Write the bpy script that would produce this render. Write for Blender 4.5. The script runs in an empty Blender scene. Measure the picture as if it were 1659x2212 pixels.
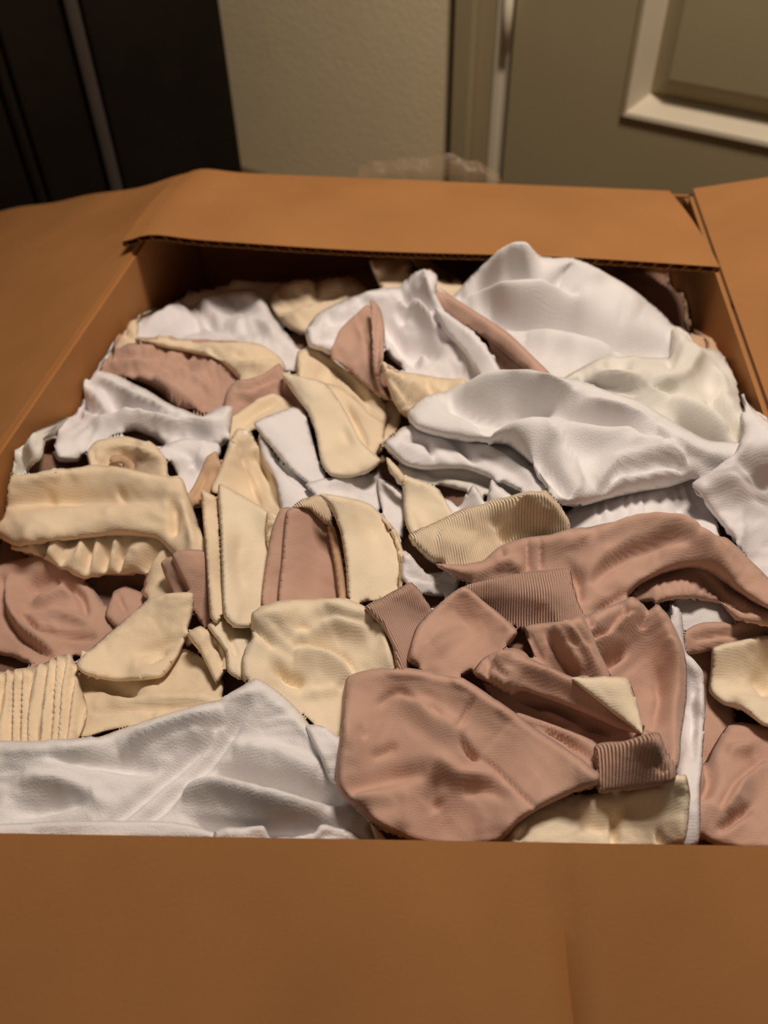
import bpy, bmesh, math, random
import numpy as np
from mathutils import Vector, Matrix, noise
from mathutils.geometry import delaunay_2d_cdt

random.seed(4)
scene = bpy.context.scene
COL = scene.collection

# ------------------------------------------------------------------ camera
FPX, CX, CY = 1820.0, 829.5, 1106.0
CAM_H, PITCH, ROLL = 0.40, math.radians(45), math.radians(-1.5)
fw = np.array([0, math.cos(PITCH), -math.sin(PITCH)])
rt = np.array([1.0, 0, 0])
up = np.cross(rt, fw)
RT = math.cos(ROLL) * rt + math.sin(ROLL) * up
UP = -math.sin(ROLL) * rt + math.cos(ROLL) * up
FW = fw
EYE = np.array([0, 0, CAM_H])
cd = bpy.data.cameras.new('camera')
cam = bpy.data.objects.new('camera', cd)
COL.objects.link(cam)
cam.matrix_world = Matrix((
    (RT[0], UP[0], -FW[0], EYE[0]),
    (RT[1], UP[1], -FW[1], EYE[1]),
    (RT[2], UP[2], -FW[2], EYE[2]),
    (0, 0, 0, 1)))
cd.sensor_fit = 'HORIZONTAL'
cd.sensor_width = 36.0
cd.lens = FPX * 36.0 / 1659.0
cd.clip_start = 0.01
cd.dof.use_dof = True
cd.dof.focus_distance = 0.50
cd.dof.aperture_fstop = 8.0
scene.camera = cam

# ------------------------------------------------------------------ light
w = bpy.data.worlds.new('room_air')
scene.world = w
w.use_nodes = True
w.node_tree.nodes['Background'].inputs[0].default_value = (1.0, 0.84, 0.66, 1)
w.node_tree.nodes['Background'].inputs[1].default_value = 0.07
scene.view_settings.view_transform = 'Standard'
scene.view_settings.look = 'None'
scene.view_settings.gamma = 1.0
scene.view_settings.exposure = 0.0
scene.view_settings.use_curve_mapping = False


def area_light(name, loc, target, size, energy, color):
    ld = bpy.data.lights.new(name, 'AREA')
    ld.shape = 'DISK'
    ld.size = size
    ld.energy = energy
    ld.color = color
    o = bpy.data.objects.new(name, ld)
    COL.objects.link(o)
    o.location = loc
    o.rotation_euler = (Vector(target) - Vector(loc)).to_track_quat('-Z', 'Y').to_euler()
    return o


area_light('ceiling_lamp', (0.30, 0.70, 1.38), (0.02, 0.72, 0.0), 0.34, 18.0, (1.0, 0.86, 0.74))

# ------------------------------------------------------------------ materials
def lin(r, g, b):
    f = lambda c: (c / 255 / 12.92) if c / 255 <= 0.04045 else ((c / 255 + 0.055) / 1.055) ** 2.4
    return (f(r), f(g), f(b), 1)


def base_mat(name, rough=0.85):
    m = bpy.data.materials.new(name)
    m.use_nodes = True
    nt = m.node_tree
    b = nt.nodes['Principled BSDF']
    b.inputs['Roughness'].default_value = rough
    b.inputs['Specular IOR Level'].default_value = 0.25
    return m, nt, b


def fabric(name, col, col2, rib=None, pile=0.25, sheen=0.15, ribmix=0.35):
    """Knit fabric: mottled colour, fine stitch relief, optional ribs across the u axis."""
    m, nt, b = base_mat(name, 0.95)
    b.inputs['Specular IOR Level'].default_value = 0.08
    b.inputs['Sheen Weight'].default_value = sheen
    b.inputs['Sheen Roughness'].default_value = 0.6
    L = nt.links
    tc = nt.nodes.new('ShaderNodeTexCoord')
    n1 = nt.nodes.new('ShaderNodeTexNoise')
    n1.inputs['Scale'].default_value = 22
    n1.inputs['Detail'].default_value = 4
    L.new(tc.outputs['Object'], n1.inputs['Vector'])
    cr = nt.nodes.new('ShaderNodeValToRGB')
    cr.color_ramp.elements[0].position = 0.36
    cr.color_ramp.elements[1].position = 0.62
    cr.color_ramp.elements[0].color = col2
    cr.color_ramp.elements[1].color = col
    L.new(n1.outputs['Fac'], cr.inputs['Fac'])
    colour = cr.outputs['Color']
    n2 = nt.nodes.new('ShaderNodeTexNoise')
    n2.inputs['Scale'].default_value = 900
    n2.inputs['Detail'].default_value = 2
    L.new(tc.outputs['Object'], n2.inputs['Vector'])
    bp = nt.nodes.new('ShaderNodeBump')
    bp.inputs['Strength'].default_value = pile
    bp.inputs['Distance'].default_value = 0.0008
    L.new(n2.outputs['Fac'], bp.inputs['Height'])
    nrm = bp.outputs['Normal']
    uv = nt.nodes.new('ShaderNodeUVMap')
    wv = nt.nodes.new('ShaderNodeTexWave')
    wv.wave_type = 'BANDS'
    wv.bands_direction = 'X'
    wv.inputs['Scale'].default_value = (0.314 / rib) if rib else 0.314 / 0.0013
    wv.inputs['Distortion'].default_value = 0.15
    L.new(uv.outputs['UV'], wv.inputs['Vector'])
    bp2 = nt.nodes.new('ShaderNodeBump')
    bp2.inputs['Strength'].default_value = 0.7 if rib else 0.12
    bp2.inputs['Distance'].default_value = 0.0012 if rib else 0.0004
    L.new(wv.outputs['Fac'], bp2.inputs['Height'])
    L.new(nrm, bp2.inputs['Normal'])
    nrm = bp2.outputs['Normal']
    if rib:
        mx = nt.nodes.new('ShaderNodeMix')
        mx.data_type = 'RGBA'
        mx.blend_type = 'MULTIPLY'
        mr = nt.nodes.new('ShaderNodeMapRange')
        mr.inputs['From Min'].default_value = 0.0
        mr.inputs['From Max'].default_value = 0.6
        mr.inputs['To Min'].default_value = ribmix
        mr.inputs['To Max'].default_value = 0.0
        L.new(wv.outputs['Fac'], mr.inputs['Value'])
        L.new(mr.outputs['Result'], mx.inputs['Factor'])
        L.new(colour, mx.inputs['A'])
        mx.inputs['B'].default_value = (0.42, 0.30, 0.24, 1)
        colour = mx.outputs['Result']
    L.new(colour, b.inputs['Base Color'])
    L.new(nrm, b.inputs['Normal'])
    return m


WHITE = fabric('white_knit', (0.87, 0.83, 0.83, 1), (0.82, 0.78, 0.78, 1))
WHITE_PLUSH = fabric('white_plush_knit', (0.86, 0.83, 0.82, 1), (0.81, 0.78, 0.77, 1), pile=0.5)
WHITE_RIB = fabric('white_ribbed_knit', (0.80, 0.77, 0.76, 1), (0.74, 0.71, 0.70, 1), rib=0.0022, ribmix=0.18)
IVORY = fabric('ivory_knit', (0.84, 0.80, 0.74, 1), (0.78, 0.74, 0.66, 1))
CREAM = fabric('cream_knit', (0.86, 0.70, 0.50, 1), (0.82, 0.66, 0.46, 1))
CREAM_PALE = fabric('pale_cream_knit', (0.87, 0.745, 0.56, 1), (0.84, 0.71, 0.52, 1))
CREAM_RIB = fabric('cream_ribbed_knit', (0.90, 0.74, 0.53, 1), (0.86, 0.69, 0.48, 1), rib=0.0016, ribmix=0.2)
TAN = fabric('tan_knit', (0.66, 0.44, 0.28, 1), (0.58, 0.37, 0.23, 1))
MAUVE = fabric('rosy_brown_knit', (0.59, 0.375, 0.285, 1), (0.55, 0.345, 0.26, 1))
MAUVE_RIB = fabric('rosy_brown_ribbed_knit', (0.59, 0.375, 0.285, 1), (0.55, 0.345, 0.26, 1), rib=0.0015, ribmix=0.22)
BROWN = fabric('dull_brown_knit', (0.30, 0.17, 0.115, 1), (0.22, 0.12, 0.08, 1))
MATS = {'W': WHITE, 'WP': WHITE_PLUSH, 'WR': WHITE_RIB, 'I': IVORY, 'C': CREAM, 'CP': CREAM_PALE, 'CR': CREAM_RIB,
        'T': TAN, 'M': MAUVE, 'MR': MAUVE_RIB, 'B': BROWN}


def cardboard_mat():
    m, nt, b = base_mat('kraft_cardboard', 0.7)
    L = nt.links
    tc = nt.nodes.new('ShaderNodeTexCoord')
    mp = nt.nodes.new('ShaderNodeMapping')
    mp.inputs['Scale'].default_value = (1.0, 1.0, 1.0)
    L.new(tc.outputs['Object'], mp.inputs['Vector'])
    n1 = nt.nodes.new('ShaderNodeTexNoise')
    n1.inputs['Scale'].default_value = 9
    n1.inputs['Detail'].default_value = 6
    L.new(mp.outputs['Vector'], n1.inputs['Vector'])
    cr = nt.nodes.new('ShaderNodeValToRGB')
    cr.color_ramp.elements[0].position = 0.3
    cr.color_ramp.elements[1].position = 0.7
    cr.color_ramp.elements[0].color = (0.35, 0.155, 0.048, 1)
    cr.color_ramp.elements[1].color = (0.415, 0.186, 0.061, 1)
    L.new(n1.outputs['Fac'], cr.inputs['Fac'])
    L.new(cr.outputs['Color'], b.inputs['Base Color'])
    n2 = nt.nodes.new('ShaderNodeTexNoise')
    n2.inputs['Scale'].default_value = 400
    bp = nt.nodes.new('ShaderNodeBump')
    bp.inputs['Strength'].default_value = 0.15
    bp.inputs['Distance'].default_value = 0.0005
    L.new(tc.outputs['Object'], n2.inputs['Vector'])
    L.new(n2.outputs['Fac'], bp.inputs['Height'])
    L.new(bp.outputs['Normal'], b.inputs['Normal'])
    return m


CARD = cardboard_mat()


def plain(name, col, rough=0.6, scale=30, var=0.08, bump=0.0, bscale=120, bdist=0.002, spec=0.3):
    m, nt, b = base_mat(name, rough)
    b.inputs['Specular IOR Level'].default_value = spec
    L = nt.links
    tc = nt.nodes.new('ShaderNodeTexCoord')
    n1 = nt.nodes.new('ShaderNodeTexNoise')
    n1.inputs['Scale'].default_value = scale
    L.new(tc.outputs['Object'], n1.inputs['Vector'])
    cr = nt.nodes.new('ShaderNodeValToRGB')
    cr.color_ramp.elements[0].position = 0.3
    cr.color_ramp.elements[1].position = 0.7
    cr.color_ramp.elements[0].color = tuple(c * (1 - var) for c in col[:3]) + (1,)
    cr.color_ramp.elements[1].color = tuple(min(1, c * (1 + var)) for c in col[:3]) + (1,)
    L.new(n1.outputs['Fac'], cr.inputs['Fac'])
    L.new(cr.outputs['Color'], b.inputs['Base Color'])
    if bump:
        n2 = nt.nodes.new('ShaderNodeTexNoise')
        n2.inputs['Scale'].default_value = bscale
        n2.inputs['Detail'].default_value = 3
        L.new(tc.outputs['Object'], n2.inputs['Vector'])
        bp = nt.nodes.new('ShaderNodeBump')
        bp.inputs['Strength'].default_value = bump
        bp.inputs['Distance'].default_value = bdist
        L.new(n2.outputs['Fac'], bp.inputs['Height'])
        L.new(bp.outputs['Normal'], b.inputs['Normal'])
    return m


WALLM = plain('textured_beige_wall_paint', (0.90, 0.75, 0.47), 0.8, 14, 0.02, 0.45, 110, 0.002)
DOORM = plain('olive_beige_door_paint', (0.40, 0.325, 0.185), 0.5, 6, 0.03)
TRIMM = plain('pale_lit_trim_paint', (0.80, 0.70, 0.52), 0.5, 6, 0.03)  # paler than the door: light caught by the moulding is put into colour
JAMBM = plain('beige_casing_paint', (0.42, 0.335, 0.19), 0.5, 6, 0.03)
METALM = plain('painted_hinge_metal', (0.75, 0.66, 0.48), 0.4, 6, 0.03)
DARKM = plain('dark_brown_wood', (0.010, 0.0065, 0.004), 0.5, 20, 0.15, 0.1, 60, 0.001)
DARKTRIM = plain('dark_grey_strip', (0.075, 0.06, 0.05), 0.4, 20, 0.05)  # a lighter grey than the cabinet wood around it
GAPM = plain('painted_gap_shade', (0.10, 0.06, 0.03), 0.9, 20, 0.05)  # dark brown that puts the shade of the door gaps into colour
FLOORM = plain('brown_carpet', (0.16, 0.10, 0.06), 0.95, 60, 0.2, 0.6, 400, 0.004)


def tape_mat():
    m, nt, b = base_mat('clear_brown_packing_tape', 0.35)
    b.inputs['Base Color'].default_value = (0.38, 0.25, 0.14, 1)
    b.inputs['Alpha'].default_value = 0.30
    b.inputs['Specular IOR Level'].default_value = 0.3
    L = nt.links
    tc = nt.nodes.new('ShaderNodeTexCoord')
    n = nt.nodes.new('ShaderNodeTexNoise')
    n.inputs['Scale'].default_value = 60
    L.new(tc.outputs['Object'], n.inputs['Vector'])
    bp = nt.nodes.new('ShaderNodeBump')
    bp.inputs['Strength'].default_value = 0.6
    bp.inputs['Distance'].default_value = 0.004
    L.new(n.outputs['Fac'], bp.inputs['Height'])
    L.new(bp.outputs['Normal'], b.inputs['Normal'])
    return m


TAPE = tape_mat()

# ------------------------------------------------------------------ projection helpers
def ray(u, v):
    return FW + RT * ((u - CX) / FPX) - UP * ((v - CY) / FPX)


def onz(u, v, z=0.0):
    d = ray(u, v)
    return EYE + d * ((z - EYE[2]) / d[2])


def rays(uv):
    uv = np.asarray(uv, float)
    return FW[None] + RT[None] * ((uv[:, 0:1] - CX) / FPX) - UP[None] * ((uv[:, 1:2] - CY) / FPX)


# ------------------------------------------------------------------ object helpers
def mesh_obj(name, verts, faces, mat, parent=None, smooth=False, uvs=None):
    me = bpy.data.meshes.new(name)
    me.from_pydata([tuple(v) for v in verts], [], [tuple(f) for f in faces])
    me.update()
    if uvs is not None:
        lay = me.uv_layers.new(name='UVMap')
        for lp in me.loops:
            lay.data[lp.index].uv = uvs[lp.vertex_index]
    if smooth:
        me.polygons.foreach_set('use_smooth', [True] * len(me.polygons))
    me.materials.append(mat)
    o = bpy.data.objects.new(name, me)
    COL.objects.link(o)
    if parent is not None:
        o.parent = parent
        o.matrix_parent_inverse = Matrix.Translation(-Vector(parent.location))
    return o


def empty(name, loc):
    o = bpy.data.objects.new(name, None)
    COL.objects.link(o)
    o.location = loc
    o.empty_display_size = 0.02
    return o


def tag(o, label, cat, group=None, kind=None):
    if label:
        o['label'] = label
    if cat:
        o['category'] = cat
    if group:
        o['group'] = group
    if kind:
        o['kind'] = kind
    return o


def bevel(o, wdt, seg=2):
    m = o.modifiers.new('bevel', 'BEVEL')
    m.width = wdt
    m.segments = seg
    m.limit_method = 'ANGLE'
    return o


def hexa(name, c, mat, parent=None, bw=0.0):
    """c: 8 corners, bottom 4 (ccw) then top 4."""
    f = [(3, 2, 1, 0), (4, 5, 6, 7), (0, 1, 5, 4), (1, 2, 6, 5), (2, 3, 7, 6), (3, 0, 4, 7)]
    o = mesh_obj(name, c, f, mat, parent)
    if bw:
        bevel(o, bw)
    return o


# ------------------------------------------------------------------ the box frame in plan
BL = onz(400, 380)[:2]
BR = onz(1497, 415)[:2]
L1 = onz(0, 955)[:2]
R1 = onz(1652, 855)[:2]
F0 = onz(0, 1800)[:2]
F1 = onz(1659, 1828)[:2]


def isect(a, b, c, d):
    r, s = b - a, d - c
    t = ((c - a)[0] * s[1] - (c - a)[1] * s[0]) / (r[0] * s[1] - r[1] * s[0])
    return a + r * t


FL = isect(BL, L1, F0, F1)
FR = isect(BR, R1, F0, F1)
BOX_H = 0.36
FLOOR_Z = -BOX_H - 0.004

# ------------------------------------------------------------------ the room: wall, door, floor
# direction of the wall in plan from the door's level mouldings
pa, pb = ray(1355, 240), ray(1659, 303)
nrm = np.cross(pa, pb)
wd = np.array([nrm[1], -nrm[0]])
wd = wd / np.linalg.norm(wd)
if wd[0] < 0:
    wd = -wd
WALL_P = np.array([0.02, 1.62])          # a point on the wall plane
wn = np.array([wd[1], -wd[0]])           # towards the camera
if wn @ (np.zeros(2) - WALL_P) < 0:
    wn = -wn


def onwall(u, v, out=0.0):
    """pixel -> (s, z): position along the wall and height, on a plane `out` metres in front of it"""
    d = ray(u, v)
    p = WALL_P + wn * out
    t = ((p - EYE[:2]) @ wn) / (d[:2] @ wn)
    q = EYE + d * t
    return (q[:2] - WALL_P) @ wd, q[2]


def wp(s, z, out):
    q = WALL_P + wd * s + wn * out
    return (q[0], q[1], z)


def wall_box(name, s0, s1, z0, z1, o0, o1, mat, parent=None, bw=0.0):
    c = [wp(s0, z0, o0), wp(s1, z0, o0), wp(s1, z0, o1), wp(s0, z0, o1),
         wp(s0, z1, o0), wp(s1, z1, o0), wp(s1, z1, o1), wp(s0, z1, o1)]
    return hexa(name, c, mat, parent, bw)


CEIL = 2.05
flo = mesh_obj('floor', [(-2.2, -1.4, FLOOR_Z), (2.6, -1.4, FLOOR_Z), (2.6, 2.6, FLOOR_Z), (-2.2, 2.6, FLOOR_Z)],
               [(0, 1, 2, 3)], FLOORM)
flo['kind'] = 'structure'

s_gap0 = onwall(958, 160)[0]
s_gap1 = onwall(984, 160)[0]
s_jamb = onwall(1062, 120)[0]
s_hinge0 = onwall(1066, 120)[0]
s_hinge1 = onwall(1088, 120)[0]
s_door = onwall(1098, 150)[0]
ws = mesh_obj('wall_back', [wp(-2.2, FLOOR_Z, 0), wp(s_gap0, FLOOR_Z, 0), wp(s_gap0, CEIL, 0), wp(-2.2, CEIL, 0),
                            wp(-2.2, FLOOR_Z, -0.1), wp(s_gap0, FLOOR_Z, -0.1), wp(s_gap0, CEIL, -0.1), wp(-2.2, CEIL, -0.1)],
              [(0, 1, 2, 3), (5, 4, 7, 6), (1, 5, 6, 2), (4, 0, 3, 7), (3, 2, 6, 7), (4, 5, 1, 0)], WALLM)
ws['kind'] = 'structure'
gp = wall_box('gap_shade_strip', s_gap0, s_gap1, FLOOR_Z, CEIL, -0.1, -0.022, GAPM)  # dark strip standing in for the shade between wall and casing
gp['kind'] = 'structure'
cas = empty('trim_2', wp(s_gap1, FLOOR_Z, 0))
cas['kind'] = 'structure'
sA, sB, sC = s_gap1, s_gap1 + (s_jamb - s_gap1) * 0.55, s_jamb
wall_box('casing_board', sA, sB, FLOOR_Z, CEIL, -0.1, 0.012, JAMBM, cas, 0.003)
wall_box('jamb', sB, sC + 0.004, FLOOR_Z, CEIL, -0.1, -0.004, JAMBM, cas, 0.002)
wall_box('door_stop', s_hinge0, s_hinge1, FLOOR_Z, CEIL, -0.1, 0.0, TRIMM, cas, 0.004)
hz = onwall(1090, 108)[1]

door = empty('door_1', wp(s_door, FLOOR_Z + 0.01, -0.03))
door['kind'] = 'structure'
sp0, zp0 = onwall(1355, 240, -0.004)
sr = s_door + 0.80
stile = sp0 - s_door
zb = FLOOR_Z + 0.012
# stiles and rails around the raised panel
wall_box('stile', s_door + 0.003, sp0, zb, CEIL - 0.02, -0.04, -0.004, DOORM, door)
wall_box('stile', sr - stile, sr, zb, CEIL - 0.02, -0.04, -0.004, DOORM, door)
wall_box('bottom_rail', sp0, sr - stile, zb, zp0, -0.04, -0.004, DOORM, door)
zt = zp0 + 0.95
wall_box('top_rail', sp0, sr - stile, zt, CEIL - 0.02, -0.04, -0.004, DOORM, door)
# moulding: a sloping frame that falls into the recess, then the raised field with its own bevel


def frame(name, s0, s1, z0, z1, wd_, o_a, o_b, mat):
    a = [wp(s0, z0, o_a), wp(s1, z0, o_a), wp(s1, z1, o_a), wp(s0, z1, o_a)]
    b = [wp(s0 + wd_, z0 + wd_, o_b), wp(s1 - wd_, z0 + wd_, o_b), wp(s1 - wd_, z1 - wd_, o_b), wp(s0 + wd_, z1 - wd_, o_b)]
    c = [wp(s0 + wd_, z0 + wd_, -0.05), wp(s1 - wd_, z0 + wd_, -0.05), wp(s1 - wd_, z1 - wd_, -0.05), wp(s0 + wd_, z1 - wd_, -0.05)]
    v = a + b
    return mesh_obj(name, v, [(0, 1, 5, 4), (1, 2, 6, 5), (2, 3, 7, 6), (3, 0, 4, 7)], mat, door)


s0_, s1_ = sp0, sr - stile
mo = 0.021
frame('moulding', s0_, s1_, zp0, zt, mo, 0.003, -0.034, TRIMM)  # its pale colour carries the lamp light on the slopes
frame('panel_bevel', s0_ + mo, s1_ - mo, zp0 + mo, zt - mo, 0.034, -0.034, -0.005, DOORM)
q = mo + 0.034
wall_box('raised_panel', s0_ + q, s1_ - q, zp0 + q, zt - q, -0.040, -0.005, DOORM, door)
# bead around the panel, standing proud of the door face
wall_box('bead', s0_ - 0.006, s1_ + 0.006, zp0 - 0.008, zp0, -0.02, 0.003, TRIMM, door, 0.002)
wall_box('bead', s0_ - 0.008, s0_, zp0 - 0.008, zt, -0.02, 0.003, JAMBM, door, 0.002)  # darker than the lower bead: its weaker light is put into colour
hn = empty('hinge', wp(s_hinge1, hz, 0))
# hinge barrel with leaf
def cyl(name, s, out, z0, z1, r, mat, parent, n=16):
    vs, fs = [], []
    for z in (z0, z1):
        for i in range(n):
            a = 2 * math.pi * i / n
            vs.append(wp(s + r * math.cos(a), z, out + r * math.sin(a)))
    for i in range(n):
        fs.append((i, (i + 1) % n, n + (i + 1) % n, n + i))
    fs.append(tuple(range(n - 1, -1, -1)))
    fs.append(tuple(range(n, 2 * n)))
    return mesh_obj(name, vs, fs, mat, parent, True)


sh = (s_hinge1 + s_door) / 2
bpy.data.objects.remove(hn)
hb = cyl('hinge', sh, 0.006, hz, hz + 0.1, 0.0075, METALM, door)
cyl('hinge_tip', sh, 0.006, hz - 0.006, hz, 0.005, METALM, hb)
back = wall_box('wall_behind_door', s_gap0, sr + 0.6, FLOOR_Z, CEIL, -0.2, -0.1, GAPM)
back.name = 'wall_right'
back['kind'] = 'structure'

# dark cabinet at the left, standing before the wall, its front turned slightly towards the box
CA = math.radians(24)
CP = np.array([-0.36, 1.36])                       # its right front corner, in plan
cdx = np.array([math.cos(CA), math.sin(CA)])       # along its front, left to right
cdn = np.array([math.sin(CA), -math.cos(CA)])      # out of its front


def oncab(u, v):
    d = ray(u, v)
    t = ((CP - EYE[:2]) @ cdn) / (d[:2] @ cdn)
    return ((EYE + d * t)[:2] - CP) @ cdx


cab = empty('dark_cabinet', (CP[0] - 0.3, CP[1] - 0.1, FLOOR_Z))
tag(cab, 'dark brown tall cabinet with vertical grey strip, left of the beige wall', 'cabinet')


def cbox(name, x0, x1, d0, d1, z0, z1, mat, bw=0.003):
    pt = lambda x, d, z: (*(CP + cdx * x + cdn * d), z)
    c = [pt(x0, d1, z0), pt(x1, d1, z0), pt(x1, d0, z0), pt(x0, d0, z0), pt(x0, d1, z1), pt(x1, d1, z1), pt(x1, d0, z1), pt(x0, d0, z1)]
    return hexa(name, c, mat, cab, bw)


xr = 0.5 * (oncab(470, 0) + oncab(525, 358))
xm = 0.5 * (oncab(152, 0) + oncab(232, 340))
xk = 0.5 * (oncab(15, 200) + oncab(80, 390))
cbox('body', xk - 0.45, xr - 0.002, -0.20, -0.022, FLOOR_Z, 0.96, DARKM)
cbox('door_panel', xm + 0.014, xr, -0.02, 0.0, FLOOR_Z + 0.03, 0.95, DARKM, 0.004)
cbox('door_panel', xk + 0.012, xm - 0.014, -0.02, 0.0, FLOOR_Z + 0.03, 0.95, DARKM, 0.004)
cbox('door_panel', xk - 0.44, xk - 0.012, -0.02, 0.0, FLOOR_Z + 0.03, 0.95, DARKM, 0.004)
cbox('edge_strip', xm - 0.010, xm + 0.010, -0.02, 0.012, FLOOR_Z + 0.03, 0.95, DARKTRIM, 0.007)
cbox('edge_strip', xk - 0.008, xk + 0.008, -0.02, 0.006, FLOOR_Z + 0.03, 0.95, DARKM, 0.007)

# ------------------------------------------------------------------ the cardboard box
TH = 0.006
box = empty('cardboard_box', (float((FL + BR)[0] / 2), float((FL + BR)[1] / 2), FLOOR_Z))
tag(box, 'large open brown cardboard box with its flaps spread, heaped with undergarments', 'box')


def p3(p, z):
    return np.array([p[0], p[1], z])


def panel(name, a, b, out, z0, z1):
    """wall panel between plan points a,b, thickness towards out"""
    o = -out / np.linalg.norm(out) * 0.004
    c = [p3(a, z0), p3(b, z0), p3(b + o, z0), p3(a + o, z0), p3(a, z1), p3(b, z1), p3(b + o, z1), p3(a + o, z1)]
    return hexa(name, c, CARD, box)


ctr = (FL + FR + BL + BR) / 4


def outn(a, b):
    n = np.array([(b - a)[1], -(b - a)[0]])
    n /= np.linalg.norm(n)
    return n if n @ ((a + b) / 2 - ctr) > 0 else -n


for a, b in ((FL, FR), (FR, BR), (BR, BL), (BL, FL)):
    panel('side_panel', a, b, outn(a, b), FLOOR_Z + 0.002, -0.012 if a is FL else -0.003)
bot = [p3(FL, FLOOR_Z), p3(FR, FLOOR_Z), p3(BR, FLOOR_Z), p3(BL, FLOOR_Z)]
hexa('bottom', bot + [p + np.array([0, 0, 0.004]) for p in bot], CARD, box)


def flap(name, corners, nu, nv, warp, thick=0.0055, flutes=None):
    """corners: a,b (fold line) then c,d (free edge: c beside b, d beside a). Corrugated board: two liners
    with a fluted medium showing along the free edge."""
    a, b, c, d = [np.array(x, float) for x in corners]
    n = np.cross(b - a, d - a)
    n /= np.linalg.norm(n)
    if n[2] < 0:
        n = -n
    vs, fs = [], []
    for layer in (0, 1):
        for j in range(nv + 1):
            t = j / nv
            for i in range(nu + 1):
                s = i / nu
                p = (a * (1 - s) + b * s) * (1 - t) + (d * (1 - s) + c * s) * t
                p = p + n * (warp(s, t) - layer * thick)
                vs.append(p)
    W = nu + 1
    N = W * (nv + 1)
    def quad(i, j, k, l):
        fs.append((i, j, k, l))
    for j in range(nv):
        for i in range(nu):
            o = j * W + i
            quad(o, o + 1, o + W + 1, o + W)
            quad(N + o + W, N + o + W + 1, N + o + 1, N + o)
    for j in range(nv):
        o = j * W
        quad(o + W, o, N + o, N + o + W) if False else quad(o, o + W, N + o + W, N + o)
        o = j * W + nu
        quad(o + W, o, N + o, N + o + W)
    for i in range(nu):
        quad(i + 1, i, N + i, N + i + 1)
        if not flutes:
            o = nv * W + i
            quad(o, o + 1, N + o + 1, N + o)
    ob = mesh_obj(name, vs, fs, CARD, box, True)
    ob.modifiers.new('edge', 'EDGE_SPLIT').split_angle = math.radians(40)
    if flutes:
        fv, ff = [], []
        K = flutes * 8
        for i in range(K + 1):
            s = i / K
            t1 = 1.0
            p = (d * (1 - s) + c * s)
            wv_ = warp(s, 1.0)
            h = 0.5 - 0.5 * math.cos(2 * math.pi * s * flutes)
            inn = ((a * (1 - s) + b * s) - p)
            inn = inn / np.linalg.norm(inn)
            q0 = p + n * (wv_ - thick * h)
            fv += [q0, q0 + inn * 0.03]
        for i in range(K):
            ff.append((2 * i, 2 * i + 1, 2 * i + 3, 2 * i + 2))
        mesh_obj('corrugation', fv, ff, CARD, ob, True)
    return ob


def unit(v):
    return v / np.linalg.norm(v)


# back flap, folded inward and lying a little above the rim
bfa, bfb = p3(onz(385, 368, 0.004)[:2], 0.004), p3(onz(1446, 412, 0.004)[:2], 0.004)
bfd = onz(262, 513, 0.016)
bfc = onz(1556, 575, 0.010)
flap('flap', (bfa, bfb, bfc, bfd), 60, 14,
     lambda s, t: 0.004 * math.sin(math.pi * t) - 0.006 * math.exp(-((s) / 0.03) ** 2) * 1.0
     + 0.0015 * math.sin(s * 9 + 1) * t + 0.003 * math.exp(-((s - 0.06) / 0.05) ** 2), flutes=42)
# left flap, folded outward and sloping down
lout = outn(BL, FL)
lfl = 0.46
lfa, lfb = p3(FL, 0.001), p3(BL, 0.001)
lbk = onz(0, 452, -0.13)
lslope = (p3(BL, 0.001) - lbk)
ldir = unit(lbk - p3(BL, 0.001))
flap('flap', (lfa, lfb, p3(BL, 0.001) + ldir * lfl, p3(FL, 0.001) + ldir * lfl), 40, 24,
     lambda s, t: 0.004 * math.sin(7 * s + 2) * t + 0.004 * math.exp(-(t / 0.10) ** 2) - 0.004
     + 0.0012 * math.sin(17 * t + 1) * s ** 6)
# right flap, folded outward, tipped slightly up
rbk = onz(1659, 388, 0.022)
rdir = unit(rbk - p3(BR, 0.002))
rfa, rfb = p3(FR, 0.002), p3(BR + unit(BR - FR) * 0.004, 0.002)
flap('flap', (rfb, rfa, rfa + rdir * 0.25, rfb + rdir * 0.25), 40, 24,
     lambda s, t: 0.003 * math.sin(5 * s + 1) * t + 0.0)
# front flap, hanging out towards the viewer
fdir = unit(np.array([0.02, -0.88, -0.36]))
flap('flap', (p3(FL, 0.0), p3(FR, 0.0), p3(FR, 0.0) + fdir * 0.26, p3(FL, 0.0) + fdir * 0.26), 90, 30,
     lambda s, t: 0.0016 * math.sin(23 * s + 1.5 * t) * min(1, t * 3) - 0.006 * math.exp(-((s - 0.705 + 0.02 * t) / 0.008) ** 2) * min(1, t * 4)
     + 0.002 * math.sin(9 * t + 2) * t + 0.0)
# corner tab between the back and the right flap
ta, tb = onz(1474, 424, -0.004), onz(1496, 424, -0.004)
tc_ = onz(1498, 452, -0.012)
tab = mesh_obj('torn_corner', [ta, tb, tc_, ta + np.array([0, 0, -0.004]), tb + np.array([0, 0, -0.004]), tc_ + np.array([0, 0, -0.004])],
               [(0, 1, 2), (5, 4, 3), (0, 3, 4, 1), (1, 4, 5, 2), (2, 5, 3, 0)], CARD, box)
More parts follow.
